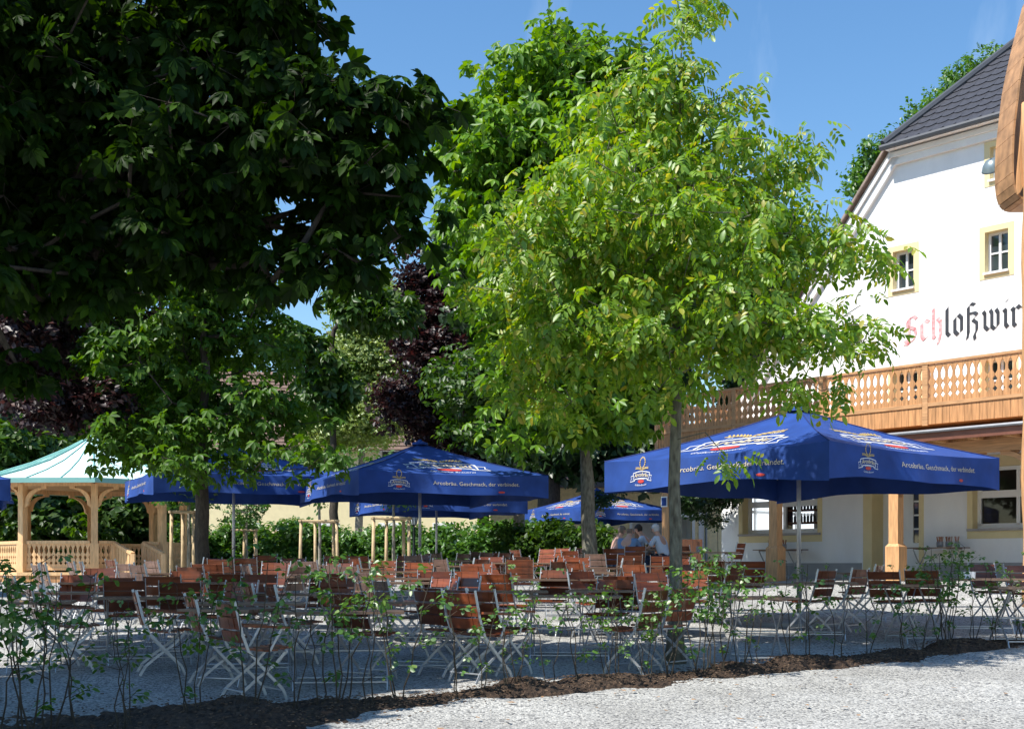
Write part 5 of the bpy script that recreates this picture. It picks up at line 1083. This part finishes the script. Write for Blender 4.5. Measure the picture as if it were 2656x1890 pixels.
bg_tree(1960, 62, 560, 130, 1120, M_DARKLEAF, 'dark blue-green tree left of the inn gable', 88, 120)
bg_tree(1190, 80, 700, 120, 1200, M_GREENLEAF, 'tree far behind the copper maple', 89, 110)
# trees behind the inn roof
for k, (u, Y, top, wd, vb, lb) in enumerate(((2500, 66, 175, 105, 520, 'leafy treetop rising behind the dark inn roof'), (2395, 64, 260, 75, 620, 'smaller treetop left of the inn roof edge'), (2290, 62, 400, 45, 760, 'low treetop beside the sloping roof verge'))):
    bg_tree(u, Y, top, wd, vb, M_HEDGE, lb, 90 + k, 140, tp=T_CL, lsc=2.6)
# young staked trees
for u, Y, top, lb, sd in ((829, 37, 1180, 'young tree inside the four stakes left of the middle parasol pole', 101), (1021, 34, 1200, 'young tree inside the tallest stakes under the middle parasol', 102), (640, 44, 1240, 'young tree inside the low thin stakes', 103), (490, 31, 1180, 'young tree beside the dark chestnut trunk between leaning stakes', 104)):
    tree('young_tree', (GX(u, Y), Y), (GX(u, Y), Y, zz(top, Y)), .055, [blob(u, top + 60, Y, 70, 70, 1), blob(u - 30, top + 10, Y, 50, 50, .8), blob(u + 40, top + 30, Y, 45, 60, .8)], 36, 14, T_CL, M_HEDGE, M_BARKP, lb, group='young staked trees', lsc=1.3, rcl=.4, seed=sd, trunk_h=zz(top + 130, Y))
# vine on the inn corner
tree('climbing_vine', (GX(1864, 33.3), 33.3), (GX(1858, 33.2), 33.2, zz(1240, 33)), .015, [blob(1840, 1285, 32.4, 70, 25, .4), blob(1800, 1300, 31.8, 50, 22, .4), blob(1835, 1340, 32.4, 20, 45, .25), blob(1570, 1290, 39, 50, 20, .3, .4), blob(1900, 1275, 31.6, 50, 20, .3)], 46, 18, T_CL, M_DARKLEAF, M_TWIG, 'dark vine hanging from the balcony corner beside the inn', 'vine', lsc=1.2, rcl=.28, seed=111, trunk_h=1)
# ---------------------------------------------------------------- hedges
def hedge(name, lb, pts, n, lm, seed, h0=1.0, tp=T_CL, lsc=1.6, wd=.5, cat='hedge'):
    rng = np.random.default_rng(seed); x0, y0 = pts[0]; root = empty(name, (x0, y0, g(x0, y0)), 0, lb, cat); pos = []; mb = MB()
    A = np.array(pts, float); seg = np.linalg.norm(np.diff(A, axis=0), axis=1); tot = seg.sum(); cum = np.concatenate([[0], np.cumsum(seg)])
    nst = int(tot / .55)
    for i in range(nst):
        t = i / nst * tot; k = min(np.searchsorted(cum, t, 'right') - 1, len(seg) - 1); q = (t - cum[k]) / seg[k]; x, y = A[k] * (1 - q) + A[k + 1] * q; H = h0 * rng.uniform(.75, 1.15); z = g(x, y)
        mb.tube([(x - x0, y - y0, z - g(x0, y0)), (x - x0 + rng.normal(0, .05), y - y0, z - g(x0, y0) + H)], [.025, .008], 5)
        m = n // nst; zz_ = rng.random(m) ** .8 * H; pos.append(np.stack([x + rng.normal(0, .24, m), y + rng.normal(0, wd * .5, m), z + .12 + zz_], 1))
    pos = np.concatenate(pos) - np.array([x0, y0, g(x0, y0)]); d = rng.normal(0, 1, pos.shape); d[:, 2] = d[:, 2] * .4 - .1
    mb.build('stem', M_TWIG, root); leaf_mesh('foliage', tp, pos, d, lsc * rng.uniform(.7, 1.2, len(pos)), lm, root, rng)
hedge('hedge', 'young leafy hedge along the back of the beer garden behind the stakes', [(GX(480, 46), 46), (GX(1000, 46), 46), (GX(1570, 42), 42)], 9000, M_HEDGE, 5, 1.75, lsc=1.9, wd=.9)
hedge('hedge', 'leafy hedge behind the gazebo railing', [(GX(-250, 50), 50), (GX(420, 50), 50)], 5200, M_HEDGE, 6, 2.4, lsc=2.2, wd=1.2)
hedge('hedge', 'dark hedge strip left of the seated guests', [(GX(1330, 36), 36), (GX(1600, 35.5), 35.5)], 1800, M_GREENLEAF, 7, 1.5, lsc=1.6, wd=.6)
# ---------------------------------------------------------------- hedge saplings on the soil bank
def sapling(seed, H, nst, dens):
    r = random.Random(seed); rng = np.random.default_rng(seed); root = empty('hedge_sapling'); mb = MB(); pos = []; dr = []
    for k in range(nst):
        a = r.uniform(0, 6.3); ln = r.uniform(.05, .28); h = H * r.uniform(.7, 1.0); pts = []
        for i in range(9):
            t = i / 8; pts.append(Vector((.03 * math.cos(a) + math.cos(a) * ln * t + r.gauss(0, .014), .03 * math.sin(a) + math.sin(a) * ln * t + r.gauss(0, .014), -.06 + (h + .06) * t)))
        mb.tube(pts, [.0075 * (1 - .65 * i / 8) for i in range(9)], 5, cap=False)
        for i in range(2, 9):
            for q in range(r.choice((0, 1, 1, 2))):
                if i < 5 and r.random() < .7: continue
                b = r.uniform(0, 6.3); L_ = r.uniform(.08, .26) * (1.25 - i / 9); p = pts[i]; e = p + Vector((math.cos(b) * L_, math.sin(b) * L_, L_ * r.uniform(.2, .9))); mb.tube([p, e], [.0035, .0018], 4, cap=False)
                for s in range(int(dens * .42 * (L_ / .1) + 1)):
                    t = r.uniform(.25, 1.05); pos.append(p.lerp(e, t)); dr.append((math.cos(b) + r.gauss(0, .6), math.sin(b) + r.gauss(0, .6), r.uniform(-.5, .35)))
    mb.build('stem', M_TWIG, root); leaf_mesh('foliage', T_SP, np.array([tuple(p) for p in pos]), np.array(dr), rng.uniform(.75, 1.15, len(pos)) * .95, M_SAPL, root, rng, .45); root['category'] = 'hedge plant'; return root
SPR = [sapling(201, 1.15, 2, 2.2), sapling(202, 1.3, 3, 2.6), sapling(203, .95, 2, 1.2), sapling(204, 1.1, 2, 1.5), sapling(205, 1.35, 2, .9), sapling(206, 1.2, 4, 3.6)]
LOOK = ['medium sapling', 'tall bushy sapling', 'short sparse sapling', 'slender sapling', 'tall thin sapling', 'densest bushy sapling']
# u on the bank, model, height scale
SPL = [(-30, 5, 1.1), (70, 5, 1.12), (130, 1, 1.1), (205, 0, 1), (300, 3, .9), (345, 0, .9), (500, 5, .95), (640, 1, 1.1), (760, 0, 1.05), (830, 4, 1.05), (880, 5, 1.1), (945, 3, 1), (1040, 1, 1.1), (1190, 3, .95), (1240, 0, .9), (1300, 4, .95),
       (1330, 1, .75), (1440, 4, .8), (1500, 0, 1.0), (1560, 1, .75), (1625, 3, .9), (1680, 5, .75), (1735, 1, 1.0), (1800, 5, 1.05), (1850, 5, 1.1), (1900, 1, .9), (1955, 4, .8), (2050, 0, 1.0), (2110, 3, 1.0), (2180, 4, .9), (2255, 2, 1.0), (2330, 0, .95), (2390, 1, .7), (2430, 5, 1.0), (2480, 5, 1.05), (2530, 1, .85), (2575, 0, .95), (2625, 4, .95), (2665, 1, .8), (-140, 5, 1), (2740, 1, .8)]
SPL.sort(); rs = random.Random(9); seenm = {}; us = set()
for (u, m, hs_) in SPL:
    dx = (u - CX) / F; Y = 11.6 / (1 - .645 * dx); x = dx * Y; q = rs.uniform(-.12, .12); x -= .542 * q; Y += .84 * q
    zone_ = zone(u); k = (m, zone_); seenm[k] = seenm.get(k, 0) + 1
    lb = '%s on soil bank, %s' % (LOOK[m], ZONES[zone_][2])
    if sum(1 for a in SPL if a[1] == m and zone(a[0]) == zone_) > 1: lb = ORD[seenm[k] - 1] + ' from left: ' + lb
    z = g(x, Y) + bank_h(x * 1.19, 0) * .9; rz = rs.uniform(0, 6.3)
    if m not in us: o = SPR[m]; o.location = (x, Y, z); o.rotation_euler = (0, 0, rz); o.scale = (hs_,) * 3; o['label'] = lb; us.add(m)
    else: o = copy_thing(SPR[m], (x, Y, z), rz, lb, None, hs_)
    o['group'] = 'young hedge plants on the soil bank'
for o in list(COL.objects):                                 # a few prototypes never placed would be stray
    if o.parent is None and o.type == 'EMPTY' and not o.get('label'): print('UNPLACED', o.name)
